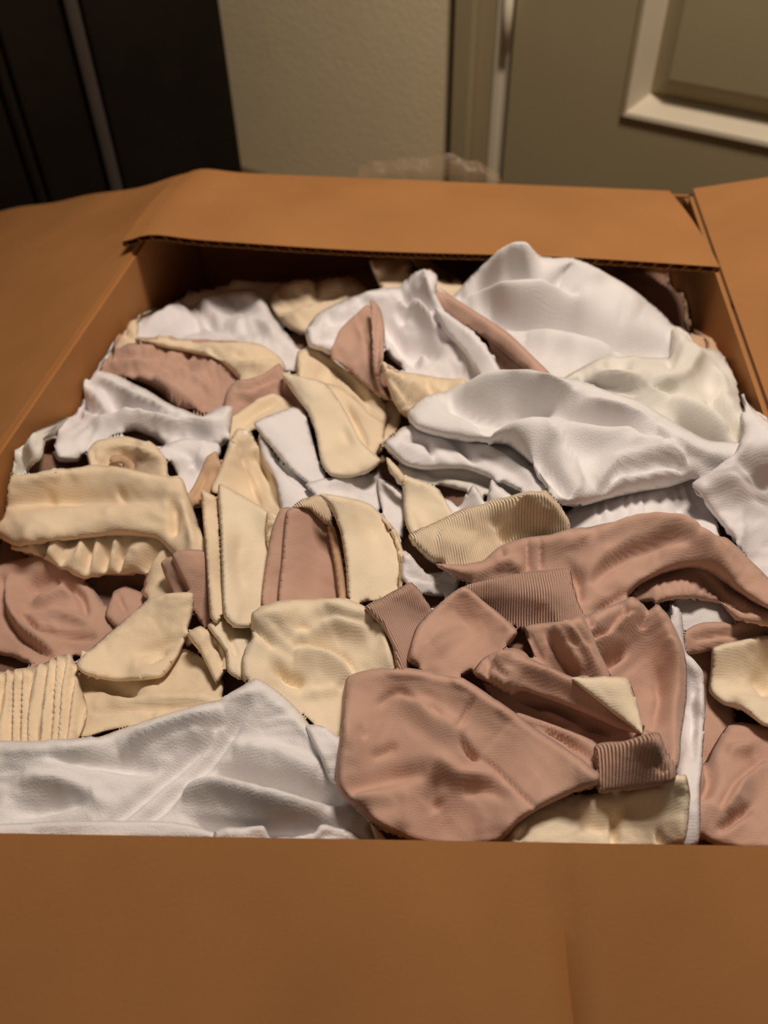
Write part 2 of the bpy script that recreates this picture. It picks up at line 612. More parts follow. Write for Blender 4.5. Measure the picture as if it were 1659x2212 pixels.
# packing tape curling off the back edge
tv, tf = [], []
NT = 40
for i in range(NT + 1):
    s = i / NT
    u = 770 + 320 * s
    base = onz(u, 384 + 12 * s, 0.002)
    hgt = (0.010 + 0.007 * math.exp(-((s - 0.6) / 0.2) ** 2) + 0.0012 * math.sin(s * 23)) * min(1, 6 * (1 - s) + 0.15) * min(1, 6 * s + 0.15)
    for k in range(5):
        t = k / 4
        tv.append(base + np.array([0.003 * math.sin(9 * s + 3 * t), 0.012 + 0.016 * t * t + 0.001 * math.sin(s * 40), -0.004 + hgt * 1.3 * t]))
for i in range(NT):
    for k in range(4):
        tf.append((i * 5 + k, (i + 1) * 5 + k, (i + 1) * 5 + k + 1, i * 5 + k + 1))
tp = mesh_obj('packing_tape', tv, tf, TAPE, box, True)
tp['label'] = 'crinkled clear brown packing tape sticking up from the back edge'

# ------------------------------------------------------------------ the heap: a height map that every garment drapes on
GX0, GX1, GY0, GY1, GR = -0.46, 0.48, 0.08, 1.02, 0.002
NX, NY = int((GX1 - GX0) / GR) + 1, int((GY1 - GY0) / GR) + 1
gx, gy = np.meshgrid(GX0 + GR * np.arange(NX), GY0 + GR * np.arange(NY))
ctrl = [(330, 640, -.16), (235, 640, -.15), (195, 690, -.10), (600, 590, -.16), (800, 575, -.14), (960, 575, -.07), (470, 690, -.07), (215, 740, -.05), (120, 880, -.05),
        (60, 985, -.05), (0, 1100, -.045), (-80, 1250, -.05), (0, 1320, -.055), (0, 1500, -.04), (0, 1700, -.018), (-80, 1800, -.008), (0, 1000, -.014), (20, 965, -.014), (400, 1810, -.018),
        (800, 1810, -.026), (1000, 1810, -.034), (1200, 1810, -.014), (1600, 1815, -.020), (1700, 1810, -.02), (1640, 1500, -.06), (1640, 1250, -.015), (1670, 950, .002),
        (1600, 850, -.025), (1570, 720, -.075), (1490, 620, -.095), (1350, 600, -.05), (1250, 660, -.015), (1120, 620, .002), (1000, 700, -.03), (800, 750, -.04),
        (600, 850, -.035), (400, 900, -.03), (300, 1100, -.02), (150, 1380, -.055), (270, 1300, -.06), (520, 1200, -.015), (700, 1100, -.012),
        (1000, 1150, -.012), (1250, 900, .0), (1300, 1200, -.005), (1100, 1450, -.008), (700, 1450, -.012), (950, 1650, -.012),
        (400, 1600, -.012), (250, 1700, -.012), (1500, 1600, -.05), (440, 1400, -.03), (850, 1050, -.03), (500, 1000, -.03)]
cp = np.array([onz(u, v, z) for u, v, z in ctrl])


def rbf(px, py):
    d2 = (px[..., None] - cp[:, 0]) ** 2 + (py[..., None] - cp[:, 1]) ** 2
    wt = 1.0 / (d2 + 0.012 ** 2) ** 1.6
    return (wt * cp[:, 2]).sum(-1) / wt.sum(-1)


H = rbf(gx, gy)
lump = np.zeros_like(H)
for k, (fx, fy, ph, am) in enumerate(((61, 23, .3, .003), (-37, 55, 1.2, .003), (90, -71, 2.2, .002), (23, 97, 4.0, .002))):
    lump += am * np.sin(fx * gx + fy * gy + ph)
H = H + lump - 0.010


def blur(a, sig):
    r = int(sig * 3)
    k = np.exp(-0.5 * (np.arange(-r, r + 1) / sig) ** 2)
    k /= k.sum()
    p = np.pad(a, r, mode='edge')
    o = sum(k[i] * p[i:i + a.shape[0], :] for i in range(2 * r + 1))
    return sum(k[i] * o[:, i:i + a.shape[1]] for i in range(2 * r + 1))


def dil(a, r=1):
    p = np.pad(a, r, mode='edge')
    o = a.copy()
    for i in range(2 * r + 1):
        for j in range(2 * r + 1):
            o = np.maximum(o, p[i:i + a.shape[0], j:j + a.shape[1]])
    return o


def sample(a, x, y):
    fx = np.clip((x - GX0) / GR, 0, NX - 1.001)
    fy = np.clip((y - GY0) / GR, 0, NY - 1.001)
    i, j = fx.astype(int), fy.astype(int)
    tx, ty = fx - i, fy - j
    return (a[j, i] * (1 - tx) + a[j, i + 1] * tx) * (1 - ty) + (a[j + 1, i] * (1 - tx) + a[j + 1, i + 1] * tx) * ty


# the hidden bulk of the heap
st = 4
vs, fs = [], []
ii = list(range(0, NX, st))
jj = list(range(0, NY, st))
edges_ = [(a, np.array([-(b - a)[1], (b - a)[0]]) / np.linalg.norm(b - a)) for a, b in ((FL, FR), (FR, BR), (BR, BL), (BL, FL))]
idx = {}
for j in jj:
    for i in ii:
        p = np.array([gx[j, i], gy[j, i]])
        if min((p - a) @ n_ for a, n_ in edges_) > -0.009:
            for a, n_ in edges_:
                k = (p - a) @ n_
                if k < 0.005:
                    p = p + n_ * (0.005 - k)
            idx[(i, j)] = len(vs)
            vs.append((p[0], p[1], H[j, i] - 0.003 + 0.004 * noise.noise((gx[j, i] * 40, gy[j, i] * 40, 0))))
for (i, j) in list(idx):
    k = [(i, j), (i + st, j), (i + st, j + st), (i, j + st)]
    if all(q_ in idx for q_ in k):
        fs.append([idx[q_] for q_ in k])
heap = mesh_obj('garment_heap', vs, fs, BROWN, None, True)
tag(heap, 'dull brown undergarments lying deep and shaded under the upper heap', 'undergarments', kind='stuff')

CROP = {0: (0, 0, 1.0), 1: (0, 500, 2.37), 2: (500, 500, 2.37), 3: (959, 500, 2.37), 4: (0, 950, 2.37), 5: (400, 950, 2.37),
        6: (959, 1000, 2.37), 7: (0, 1350, 2.074), 8: (700, 1350, 1.73)}


def tr(c, pts):
    x0, y0, s = CROP[c]
    return [(x0 + p[0] / s, y0 + p[1] / s) for p in pts]


def resample(poly, step, closed=True):
    """Catmull-Rom through the traced points, then even spacing"""
    P = np.array(poly, float)
    n = len(P)
    out = []
    rng = range(n) if closed else range(n - 1)
    for i in rng:
        p0 = P[(i - 1) % n] if closed or i > 0 else P[i]
        p1, p2 = P[i], P[(i + 1) % n]
        p3_ = P[(i + 2) % n] if closed or i + 2 < n else p2
        L = np.linalg.norm(p2 - p1)
        m = max(1, int(round(L / step)))
        a1, a2 = (p2 - p0) * 0.32, (p3_ - p1) * 0.32
        if np.linalg.norm(a1) > L * .8: a1 *= L * .8 / np.linalg.norm(a1)
        if np.linalg.norm(a2) > L * .8: a2 *= L * .8 / np.linalg.norm(a2)
        for k in range(m):
            t = k / m
            h00, h10, h01, h11 = 2 * t**3 - 3 * t**2 + 1, t**3 - 2 * t**2 + t, -2 * t**3 + 3 * t**2, t**3 - t**2
            out.append(h00 * p1 + h10 * a1 + h01 * p2 + h11 * a2)
    if not closed:
        out.append(P[-1])
    return np.array(out)


def seg_dist(Q, path):
    """distance, arclength, side, total length for points Q to polyline path"""
    best = np.full(len(Q), 1e9)
    arc = np.zeros(len(Q))
    side = np.zeros(len(Q))
    acc = 0.0
    for a, b in zip(path[:-1], path[1:]):
        d = b - a
        L = np.linalg.norm(d)
        if L < 1e-9:
            continue
        t0 = ((Q - a) @ d) / (L * L)
        t = np.clip(t0, 0, 1)
        c = a + t[:, None] * d
        e = Q - c
        dd = np.hypot(e[:, 0], e[:, 1])
        m = dd < best
        best[m] = dd[m]
        arc[m] = (acc + t * L)[m]
        side[m] = np.sign(d[0] * (Q - a)[:, 1] - d[1] * (Q - a)[:, 0])[m]
        acc += L
    return best, arc, side, acc


def relief(Q, folds, crop):
    z = np.zeros(len(Q))
    for f in folds:
        kind, amp, wid, pts = f[:4]
        sc = 1.0 / CROP[crop][2]
        path = resample(tr(crop, pts), 6, False)
        d, arc, side, L = seg_dist(Q, path)
        wpx = wid * sc
        taper = np.clip(np.minimum(arc, L - arc) / (0.22 * L + 1e-6), 0, 1)
        taper = np.sqrt(taper)
        a = amp * 0.001
        if kind == 'r':        # rounded ridge (negative: groove)
            z += a * np.exp(-(d / wpx) ** 2) * (0.25 + 0.75 * taper)
        elif kind == 's':      # overlap step: high on the right-hand side of the path (image axes), falls away over wid
            wl = max(wpx * 0.45, 9.0)
            wh = max(wpx * 1.5, 14.0)
            prof_ = np.where(side > 0, np.exp(-(d / wh) ** 1.5), np.exp(-(d / wl) ** 2) - 0.45 * np.exp(-((d - 1.5 * wl) / (0.8 * wl)) ** 2) + 0.45 * math.exp(-3.516) * np.exp(-(d / wl) ** 2))
            z += a * prof_ * taper
        elif kind == 'g':      # gathers across the path
            lam = f[4] * sc
            ph = 2 * math.pi * arc / lam + 1.3 * np.sin(arc / lam * 1.7) + 0.5 * np.sin(arc / lam * 4.1 + 1)
            ph = ph + (f[5] if len(f) > 5 else 0.0) * side * d / lam
            z += a * np.sin(ph) * np.exp(-(d / wpx) ** 2)
    return z


def patch(name, mat, crop, pts, lift=4.0, r=26.0, drop=1.0, folds=(), sig=3.0, wr=None, zc=None, ribdir=None,
          parent=None, thick=1.3, step=6.2, smooth_outline=True, gap=0.8, hem=0.0, edgewave=0.0, later=(), tuck=42.0):
    """A piece of cloth that drapes over everything laid before it.
    lift: puffiness in mm, r: roundness of its edge in px, drop: how far the edge sinks to what lies below."""
    global H
    if wr is None:
        flat = any(k in name for k in ('strip', 'band', 'hem', 'strap', 'cuff', 'tab', 'corner', 'ribbed'))
        wr = (0.4, 55.0) if flat else (1.2, 70.0)
    r = r * 0.55
    lift = lift * 0.5 if lift < 15 else 7.5 + (lift - 15) * 1.0
    poly = tr(crop, pts)
    # cloth cut off by the picture's side runs on to the box wall
    poly = [(min(x, -0.71 * (y - 955) + 112), y) if x < -30 else ((max(x, 1652 + 0.35 * (y - 855) - 85), y) if x > 1695 else (x, y)) for x, y in poly]
    out = resample(poly, step * 0.9) if smooth_outline else np.array(poly)
    if edgewave:
        n_ = len(out)
        tang = np.roll(out, -1, 0) - np.roll(out, 1, 0)
        nn = np.stack([tang[:, 1], -tang[:, 0]], 1) / (np.hypot(tang[:, 0], tang[:, 1])[:, None] + 1e-9)
        k = np.array([noise.noise((p[0] / 22.0, p[1] / 22.0, 5.5)) for p in out])
        out = out + nn * (k * edgewave)[:, None]
    pad = tuck if len(later) else 0.0
    lo, hi = out.min(0) - pad, out.max(0) + pad
    hi[1] = min(hi[1], max(out[:, 1].max(), 1816.0))
    xs = np.arange(lo[0], hi[0], step)
    ys = np.arange(lo[1], hi[1], step)
    G = []
    for b_, y in enumerate(ys):
        off = step * 0.5 * (b_ % 2)
        G += [(x + off, y) for x in xs]
    G = np.array(G)
    ring = np.vstack([out, out[:1]])
    near = [pl for pl in later if (pl.min(0) - 14 <= hi).all() and (pl.max(0) + 14 >= lo).all()]

    def covered(q_, own):
        c = np.zeros(len(q_), bool)
        for pl in near:
            c |= point_in(q_, pl)
        return c

    ins = point_in(G, out)
    dG, _, _, _ = seg_dist(G, ring)
    keep = ins & (dG > step * 0.55)
    ext = np.zeros(len(G), bool)
    if near:
        cand = (~ins) & (dG > step * 0.55) & (dG < tuck)
        idc = np.where(cand)[0]
        ext[idc] = covered(G[idc], dG[idc])
    allp = np.vstack([out, G[keep], G[ext]])
    n = len(out)
    vin = [Vector((p[0], p[1])) for p in allp]
    vo, _, fo, _, _, _ = delaunay_2d_cdt(vin, [(i, (i + 1) % n) for i in range(n)], [], 0, 1e-4)
    Q = np.array([(v.x, v.y) for v in vo])
    fo = np.array([f for f in fo if len(f) == 3])
    cen = Q[fo].mean(1)
    cin = point_in(cen, out)
    el = np.max([np.hypot(*(Q[fo[:, a]] - Q[fo[:, b]]).T) for a, b in ((0, 1), (1, 2), (2, 0))], 0)
    good = cin.copy()
    if near:
        dC, _, _, _ = seg_dist(cen, ring)
        good |= (~cin) & (el < step * 2.4) & covered(cen, dC)
    fo = fo[good]
    used = np.unique(fo)
    remap = -np.ones(len(Q), int)
    remap[used] = np.arange(len(used))
    fo = remap[fo]
    Q = Q[used]
    # distance to the edge that stays in the open
    mid = 0.5 * (ring[:-1] + ring[1:])
    if near:
        tg = ring[1:] - ring[:-1]
        nn = np.stack([tg[:, 1], -tg[:, 0]], 1) / (np.hypot(tg[:, 0], tg[:, 1])[:, None] + 1e-9)
        if point_in(mid + nn * 2.0, out).mean() > 0.5:
            nn = -nn
        cv = covered(mid + nn * 9.0, np.full(len(mid), 9.0))
    else:
        cv = np.zeros(len(mid), bool)
    dist = np.full(len(Q), 1e3)
    for sgm in np.where(~cv)[0]:
        d_, _, _, _ = seg_dist(Q, ring[sgm:sgm + 2])
        dist = np.minimum(dist, d_)
    # surface it rests on
    Hd = dil(H, 1)
    S = np.maximum(blur(Hd, sig), blur(Hd, 1.0) - 0.002)
    t = np.clip(dist / r, 0, 1)
    prof = np.sqrt(np.clip(1 - (1 - t) ** 2, 0, 1))
    hgt = (gap + lift * (1 - drop + drop * prof)) * 0.001
    if zc is not None:
        cz = np.array([(*tr(crop, [(a, b)])[0], h) for a, b, h in zc])
        d2 = (Q[:, 0:1] - cz[:, 0]) ** 2 + (Q[:, 1:2] - cz[:, 1]) ** 2
        wt = 1 / (d2 + 25.0) ** 1.5
        hgt = hgt + (wt * cz[:, 2]).sum(1) / wt.sum(1) * 0.001
    D = rays(Q)
    # march each ray down to the surface
    t0 = (0.12 - EYE[2]) / D[:, 2]
    t1 = (-0.24 - EYE[2]) / D[:, 2]
    N = 220
    hit = t1.copy()
    done = np.zeros(len(Q), bool)
    prev = t0.copy()
    for k in range(1, N + 1):
        tt = t0 + (t1 - t0) * k / N
        P = EYE + D * tt[:, None]
        f = P[:, 2] - (sample(S, P[:, 0], P[:, 1]) + hgt)
        new = (f <= 0) & ~done
        hit[new] = tt[new]
        prev[new] = (t0 + (t1 - t0) * (k - 1) / N)[new]
        done |= new
    a_, b_ = prev.copy(), hit.copy()
    for _ in range(12):
        m = 0.5 * (a_ + b_)
        P = EYE + D * m[:, None]
        f = P[:, 2] - (sample(S, P[:, 0], P[:, 1]) + hgt)
        b_ = np.where(f <= 0, m, b_)
        a_ = np.where(f <= 0, a_, m)
    P = EYE + D * b_[:, None]
    # stay inside the cardboard
    for a, n_ in edges_[1:]:
        k = (P[:, :2] - a) @ n_
        push = np.where((k < 0.008) & (P[:, 2] < -0.001), 0.008 - k, 0.0)
        P[:, :2] += push[:, None] * n_[None]
    # relief
    rz = relief(Q, folds, crop) * 1.35
    if wr:
        am, sc = wr
        hv = hash_(name)
        ang = hv * 2.4
        ca, sa = math.cos(ang), math.sin(ang)
        nz = []
        for q_ in Q:
            x_, y_ = q_[0] / sc, q_[1] / sc * 1.35
            x2, y2 = (ca * x_ + sa * y_), (-sa * x_ + ca * y_) * 1.9
            wx, wy = noise.noise((x_ * .8, y_ * .8, hv + 9)), noise.noise((x_ * .8, y_ * .8, hv + 17))
            r1 = 1 - abs(noise.noise((x2 + .7 * wx, y2 + .7 * wy, hv))) * 2.6
            r2 = 1 - abs(noise.noise((x_ * 1.9 + wy, y_ * 1.9 + wx, hv + 4))) * 2.6
            nz.append(0.75 * r1 + 0.35 * r2 + 0.9 * noise.noise((x_ * .6, y_ * .6, hv + 2)))
        rz = rz + am * 0.001 * np.array(nz)
    if hem:
        rz = rz - 0.0006 * np.exp(-((dist - hem) / 4.0) ** 2)
    rz = rz * (0.35 + 0.65 * np.clip(dist / 14.0, 0, 1))
    P[:, 2] += rz
    # never below what it lies on
    P[:, 2] = np.maximum(P[:, 2], sample(blur(Hd, 0.8), P[:, 0], P[:, 1]) + 0.0004)
    # uv in metres
    if ribdir is not None:
        a, b = tr(crop, ribdir)
        pa_, pb_ = onz(*a), onz(*b)
        dx = unit((pb_ - pa_)[:2])
    else:
        dx = np.array([1.0, 0.0])
    nx_ = np.array([-dx[1], dx[0]])
    uv = np.stack([P[:, :2] @ nx_, P[:, :2] @ dx], 1)
    faces = fo
    # orient up
    ff = []
    for f in faces:
        # pixel y runs down, so image-ccw triangles face away from the viewer
        f = [int(q_) for q_ in f]
        ar = (Q[f[1]][0] - Q[f[0]][0]) * (Q[f[2]][1] - Q[f[0]][1]) - (Q[f[1]][1] - Q[f[0]][1]) * (Q[f[2]][0] - Q[f[0]][0])
        ff.append(f if ar < 0 else (f[0], f[2], f[1]))
    o = mesh_obj(name, P, ff, MATS[mat], parent, True, uv)
    sm = o.modifiers.new('cloth', 'SOLIDIFY')
    sm.thickness = thick * 0.001
    sm.offset = -1
    # raise the height map
    F = np.array(ff)
    for wa in ((1, 0, 0), (0, 1, 0), (0, 0, 1), (.5, .5, 0), (0, .5, .5), (.5, 0, .5), (.34, .33, .33), (.6, .2, .2), (.2, .6, .2), (.2, .2, .6)):
        p = P[F[:, 0]] * wa[0] + P[F[:, 1]] * wa[1] + P[F[:, 2]] * wa[2]
        i = np.clip(((p[:, 0] - GX0) / GR).round().astype(int), 0, NX - 1)
        j = np.clip(((p[:, 1] - GY0) / GR).round().astype(int), 0, NY - 1)
        np.maximum.at(H, (j, i), p[:, 2])
    return o, P


def hash_(s):
    HC[0] += 1.37
    return HC[0]


HC = [0.0]
GROUP = 'undergarments heaped in the box'


ORDER = []


def garment(name, label, parts):
    """parts: list of (part name, patch kwargs). One part makes a single mesh, several get a root."""
    ORDER.append((name, label, parts))


def point_in(Q, ring):
    ins = np.zeros(len(Q), bool)
    for a, b in zip(ring, np.roll(ring, -1, 0)):
        c = ((a[1] > Q[:, 1]) != (b[1] > Q[:, 1]))
        with np.errstate(divide='ignore', invalid='ignore'):
            xi = (b[0] - a[0]) * (Q[:, 1] - a[1]) / (b[1] - a[1]) + a[0]
        ins ^= c & (Q[:, 0] < xi)
    return ins


def lay_heap():
    polys = [[resample(tr(kw['crop'], kw['pts']), 10) for _, kw in parts] for _, _, parts in ORDER]
    flat = [p for ps in polys for p in ps]
    k = 0
    for name, label, parts in ORDER:
        root = None
        if len(parts) > 1:
            c = np.mean(tr(parts[0][1]['crop'], parts[0][1]['pts']), 0)
            root = empty(name, tuple(onz(c[0], c[1], -0.02)))
            tag(root, label, 'undergarment', GROUP)
        for pn, kw in parts:
            k += 1
            kw = dict(kw, later=flat[k:])
            if root is None:
                o, P = patch(name, **kw)
                tag(o, label, 'undergarment', GROUP)
            else:
                patch(pn, parent=root, **kw)


def g(mat, crop, pts, **kw):
    kw.update(mat=mat, crop=crop, pts=pts)
    return kw


# ------------------------------------------------------------------ garments, from the bottom of the heap to the top
# --- under the back flap
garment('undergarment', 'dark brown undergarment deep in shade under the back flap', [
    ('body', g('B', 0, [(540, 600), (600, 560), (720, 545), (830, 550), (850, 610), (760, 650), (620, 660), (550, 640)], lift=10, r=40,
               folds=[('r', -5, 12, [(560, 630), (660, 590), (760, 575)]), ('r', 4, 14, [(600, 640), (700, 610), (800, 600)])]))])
garment('undergarment', 'white undergarment in deep shade at the far left corner', [
    ('body', g('W', 0, [(325, 660), (350, 615), (420, 590), (520, 585), (600, 605), (640, 650), (600, 720), (450, 730), (330, 720)], lift=12, r=50,
               folds=[('r', 5, 14, [(370, 640), (460, 610), (560, 620)])]))])
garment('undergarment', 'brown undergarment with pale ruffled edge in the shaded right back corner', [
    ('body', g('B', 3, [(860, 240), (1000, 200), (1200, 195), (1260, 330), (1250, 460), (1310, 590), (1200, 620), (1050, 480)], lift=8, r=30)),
    ('ruffled_edge', g('T', 3, [(1165, 190), (1255, 185), (1275, 290), (1335, 390), (1355, 570), (1300, 620), (1235, 470), (1250, 360), (1190, 240)],
                       lift=9, r=22, edgewave=6, folds=[('r', 4, 20, [(1210, 200), (1290, 370), (1320, 560)])]))])
garment('undergarment', 'rosy tan looped undergarment wedged against the right flap', [
    ('body', g('T', 3, [(1340, 560), (1370, 515), (1430, 500), (1480, 560), (1530, 545), (1565, 640), (1580, 790), (1500, 810), (1440, 720), (1360, 660)],
               lift=14, r=30, folds=[('r', -8, 14, [(1400, 560), (1460, 640), (1480, 720)]), ('r', -8, 12, [(1495, 560), (1520, 640), (1530, 700)])]))])
garment('undergarment', 'cream undergarment with puffed edge below the back flap, left of centre', [
    ('body', g('C', 2, [(190, 340), (250, 275), (360, 235), (440, 262), (540, 218), (630, 235), (710, 310), (600, 400), (450, 470), (390, 540), (300, 500), (230, 430)],
               wr=(2.2, 40), lift=14, r=34, folds=[('r', -7, 22, [(250, 400), (380, 350), (560, 310)]), ('r', -5, 14, [(440, 262), (430, 320)]), ('r', 4, 16, [(280, 300), (400, 280), (600, 260)])]))])
garment('undergarment', 'small cream tab of folded cloth touching the back flap', [
    ('body', g('C', 2, [(708, 150), (800, 135), (905, 122), (945, 150), (925, 260), (850, 290), (765, 290)], lift=22, r=14, drop=0.3, smooth_outline=True,
               zc=[(710, 150, 14), (900, 125, 14), (765, 290, 0), (925, 260, 2)]))])
garment('undergarment', 'cream undergarment with a folded edge left of the tallest white bulge', [
    ('body', g('C', 2, [(905, 122), (985, 128), (1100, 205), (1200, 265), (1180, 370), (1100, 400), (1030, 330), (1000, 210), (935, 175)], lift=14, r=26,
               folds=[('r', -6, 14, [(930, 150), (1000, 200), (1050, 290)]), ('r', -4, 12, [(1050, 180), (1130, 260)])]))])
garment('undergarment', 'crumpled white undergarment at the back left, beneath the cardboard shade', [
    ('body', g('W', 1, [(670, 520), (760, 430), (900, 345), (960, 385), (1040, 352), (1130, 305), (1290, 298), (1350, 345), (1400, 440), (1470, 530), (1535, 620),
                        (1530, 720), (1440, 700), (1300, 650), (1150, 640), (1000, 640), (850, 640), (720, 620)], wr=(2.2, 50), lift=16, r=32,
               folds=[('s', 7.5, 40, [(1130, 480), (1070, 410), (1035, 330)]), ('r', 6, 26, [(760, 470), (920, 410), (1010, 420)]), ('r', -4.5, 20, [(900, 540), (1050, 470), (1200, 520)]),
                      ('r', 6, 30, [(1180, 500), (1330, 480), (1420, 560)]), ('r', -6, 20, [(950, 380), (1000, 430), (1010, 500)])]))])
garment('undergarment', 'cream undergarment with a small frilled end by the left wall', [
    ('body', g('C', 1, [(435, 480), (520, 468), (600, 450), (655, 415), (705, 450), (710, 560), (640, 640), (520, 650), (445, 600)], lift=14, r=26, edgewave=5,
               folds=[('r', -7, 12, [(490, 560), (530, 570), (560, 550)]), ('r', -5, 12, [(600, 470), (640, 520), (690, 540)]), ('r', 4, 12, [(540, 500), (600, 530)])]))])
garment('undergarment', 'rosy brown undergarment with cream lining, lower right of the frilled cream end', [
    ('body', g('M', 1, [(440, 600), (540, 640), (660, 575), (800, 580), (950, 590), (1150, 640), (1230, 740), (1200, 850), (1060, 935), (1015, 930), (900, 885), (780, 800), (640, 745), (480, 705)],
               wr=(2.4, 46), lift=18, r=34, folds=[('r', -7, 22, [(500, 640), (660, 620), (850, 640)]), ('s', 6, 40, [(1030, 930), (900, 840), (780, 760)]),
                                     ('r', 4, 20, [(850, 700), (1000, 760), (1100, 850)]), ('r', -4, 14, [(900, 680), (960, 640), (990, 600)])])),
    ('lining', g('C', 1, [(690, 545), (800, 542), (1000, 552), (1200, 560), (1330, 575), (1440, 650), (1460, 720), (1340, 745), (1240, 765), (1190, 720), (1120, 660), (980, 620), (820, 590)],
                 lift=9, r=20, folds=[('r', -5, 14, [(1200, 620), (1280, 650), (1420, 660)]), ('r', -4, 12, [(1070, 600), (1140, 650)]), ('r', 4, 20, [(1220, 690), (1330, 690), (1430, 680)])]))])
garment('undergarment', 'rosy brown and cream undergarment hanging down between two cream strips', [
    ('body', g('M', 1, [(1150, 860), (1200, 770), (1330, 740), (1430, 680), (1480, 760), (1560, 880), (1600, 1000), (1560, 1100), (1450, 1080), (1300, 990), (1190, 1050), (1140, 1010)],
               wr=(2.2, 40), lift=10, r=24, folds=[('r', -5, 14, [(1200, 800), (1330, 780), (1420, 720)]), ('s', 5, 30, [(1580, 960), (1510, 850), (1430, 760)])])),
    ('lining', g('C', 1, [(1190, 960), (1290, 880), (1400, 830), (1500, 890), (1560, 1000), (1440, 1040), (1320, 1010), (1220, 1060), (1170, 1080)], lift=5, r=20,
                 folds=[('r', -3, 14, [(1240, 1000), (1330, 920), (1420, 870)])]))])
garment('undergarment', 'white undergarment spread along the left wall of the box', [
    ('body', g('W', 1, [(250, 900), (290, 800), (345, 720), (405, 665), (440, 770), (490, 715), (600, 740), (760, 820), (880, 890), (960, 920), (1040, 950), (1130, 900), (1195, 905),
                        (1175, 1050), (1115, 1115), (1000, 1080), (850, 1105), (790, 1065), (700, 1028), (560, 1050), (450, 1115), (400, 1180), (300, 1180), (262, 1110), (275, 1060), (242, 980)],
               wr=(2.4, 52), lift=20, r=36, folds=[('s', 9.8, 40, [(560, 920), (470, 880), (400, 800)]), ('r', -8.4, 16, [(440, 700), (450, 780)]), ('r', -7, 18, [(380, 880), (430, 960)]),
                                     ('r', 7, 30, [(480, 1000), (700, 950), (900, 1010), (1100, 990)]), ('r', -5.6, 26, [(560, 900), (760, 920), (900, 960)]), ('r', 5.6, 20, [(520, 780), (700, 860), (880, 940)])]))])
garment('undergarment', 'pale lavender white undergarment drooping below the left white one', [
    ('body', g('W', 1, [(820, 1110), (950, 1060), (1115, 1085), (1130, 1140), (1060, 1200), (1000, 1330), (940, 1330), (890, 1210)], lift=10, r=28,
               folds=[('r', -4, 18, [(850, 1110), (960, 1130), (1010, 1230)]), ('r', 3, 16, [(1050, 1110), (980, 1240)])]))])
garment('undergarment', 'rolled cream undergarment with tan edges under the left white one', [
    ('body', g('C', 1, [(445, 1130), (500, 1068), (640, 1050), (760, 1080), (810, 1110), (855, 1180), (850, 1280), (700, 1260), (580, 1240), (470, 1220)], lift=12, r=22,
               folds=[('r', -6, 9, [(590, 1140), (650, 1160), (690, 1220)]), ('r', -6, 9, [(480, 1110), (470, 1150), (530, 1200)]), ('r', 4, 16, [(520, 1110), (660, 1120), (820, 1160)])])),
    ('rolled_edge', g('T', 1, [(575, 1145), (640, 1150), (690, 1195), (680, 1230), (620, 1190), (560, 1180)], lift=5, r=12))])
garment('undergarment', 'white cuff poking up at the left image edge beside the box wall', [
    ('body', g('I', 1, [(-90, 1130), (50, 1085), (110, 1112), (180, 1015), (230, 1065), (220, 1175), (150, 1220), (60, 1290), (0, 1340), (-90, 1340)], lift=16, r=26,
               folds=[('r', -6, 16, [(100, 1110), (120, 1190), (60, 1250)]), ('s', 4, 30, [(180, 1030), (150, 1110), (60, 1180)])]))])
# --- left middle
garment('undergarment', 'tan undergarment peeking out between lavender cloth and cream strips', [
    ('body', g('T', 4, [(960, 300), (1010, 200), (1060, 90), (1110, 60), (1130, 160), (1110, 250), (1060, 330), (1000, 350)], lift=8, r=18,
               folds=[('r', -5, 10, [(1000, 290), (1060, 170)])]))])
garment('undergarment', 'cream undergarment with tan bound edges running up beside the white strip', [
    ('body', g('C', 4, [(1080, 260), (1130, 140), (1180, 10), (1220, -60), (1290, -30), (1340, 80), (1410, 180), (1455, 320), (1450, 400), (1340, 370), (1200, 300)],
               lift=12, r=18, folds=[('r', -6, 8, [(1200, -20), (1240, 110), (1290, 240), (1330, 340)]), ('s', 5, 24, [(1450, 330), (1390, 180), (1300, 40)]), ('r', 3, 14, [(1300, 100), (1370, 250)])]))])
garment('undergarment', 'brown undergarment with a dark hollow at the left edge, below cream', [
    ('body', g('M', 4, [(-90, 760), (-40, 660), (60, 618), (180, 595), (300, 645), (450, 735), (560, 870), (640, 950), (560, 1040), (400, 1110), (150, 1150), (60, 1115), (-90, 1010)],
               lift=14, r=30, folds=[('r', -14, 30, [(170, 760), (220, 730), (290, 690)]), ('s', 8, 46, [(300, 1100), (140, 1000), (60, 880), (50, 700)]), ('r', -7, 16, [(110, 920), (210, 990), (480, 1010)]),
                                     ('r', -6, 20, [(320, 720), (410, 800), (440, 900)]), ('r', 6, 24, [(180, 860), (320, 790), (380, 800)]), ('r', 4, 18, [(160, 930), (300, 900), (460, 940)])]))])
garment('undergarment', 'small brown fold of cloth beside the dark gap under cream gathers', [
    ('body', g('M', 4, [(540, 900), (580, 790), (640, 750), (740, 790), (780, 830), (700, 920), (620, 980)], lift=8, r=20, folds=[('r', -5, 12, [(600, 800), (640, 880)])]))])
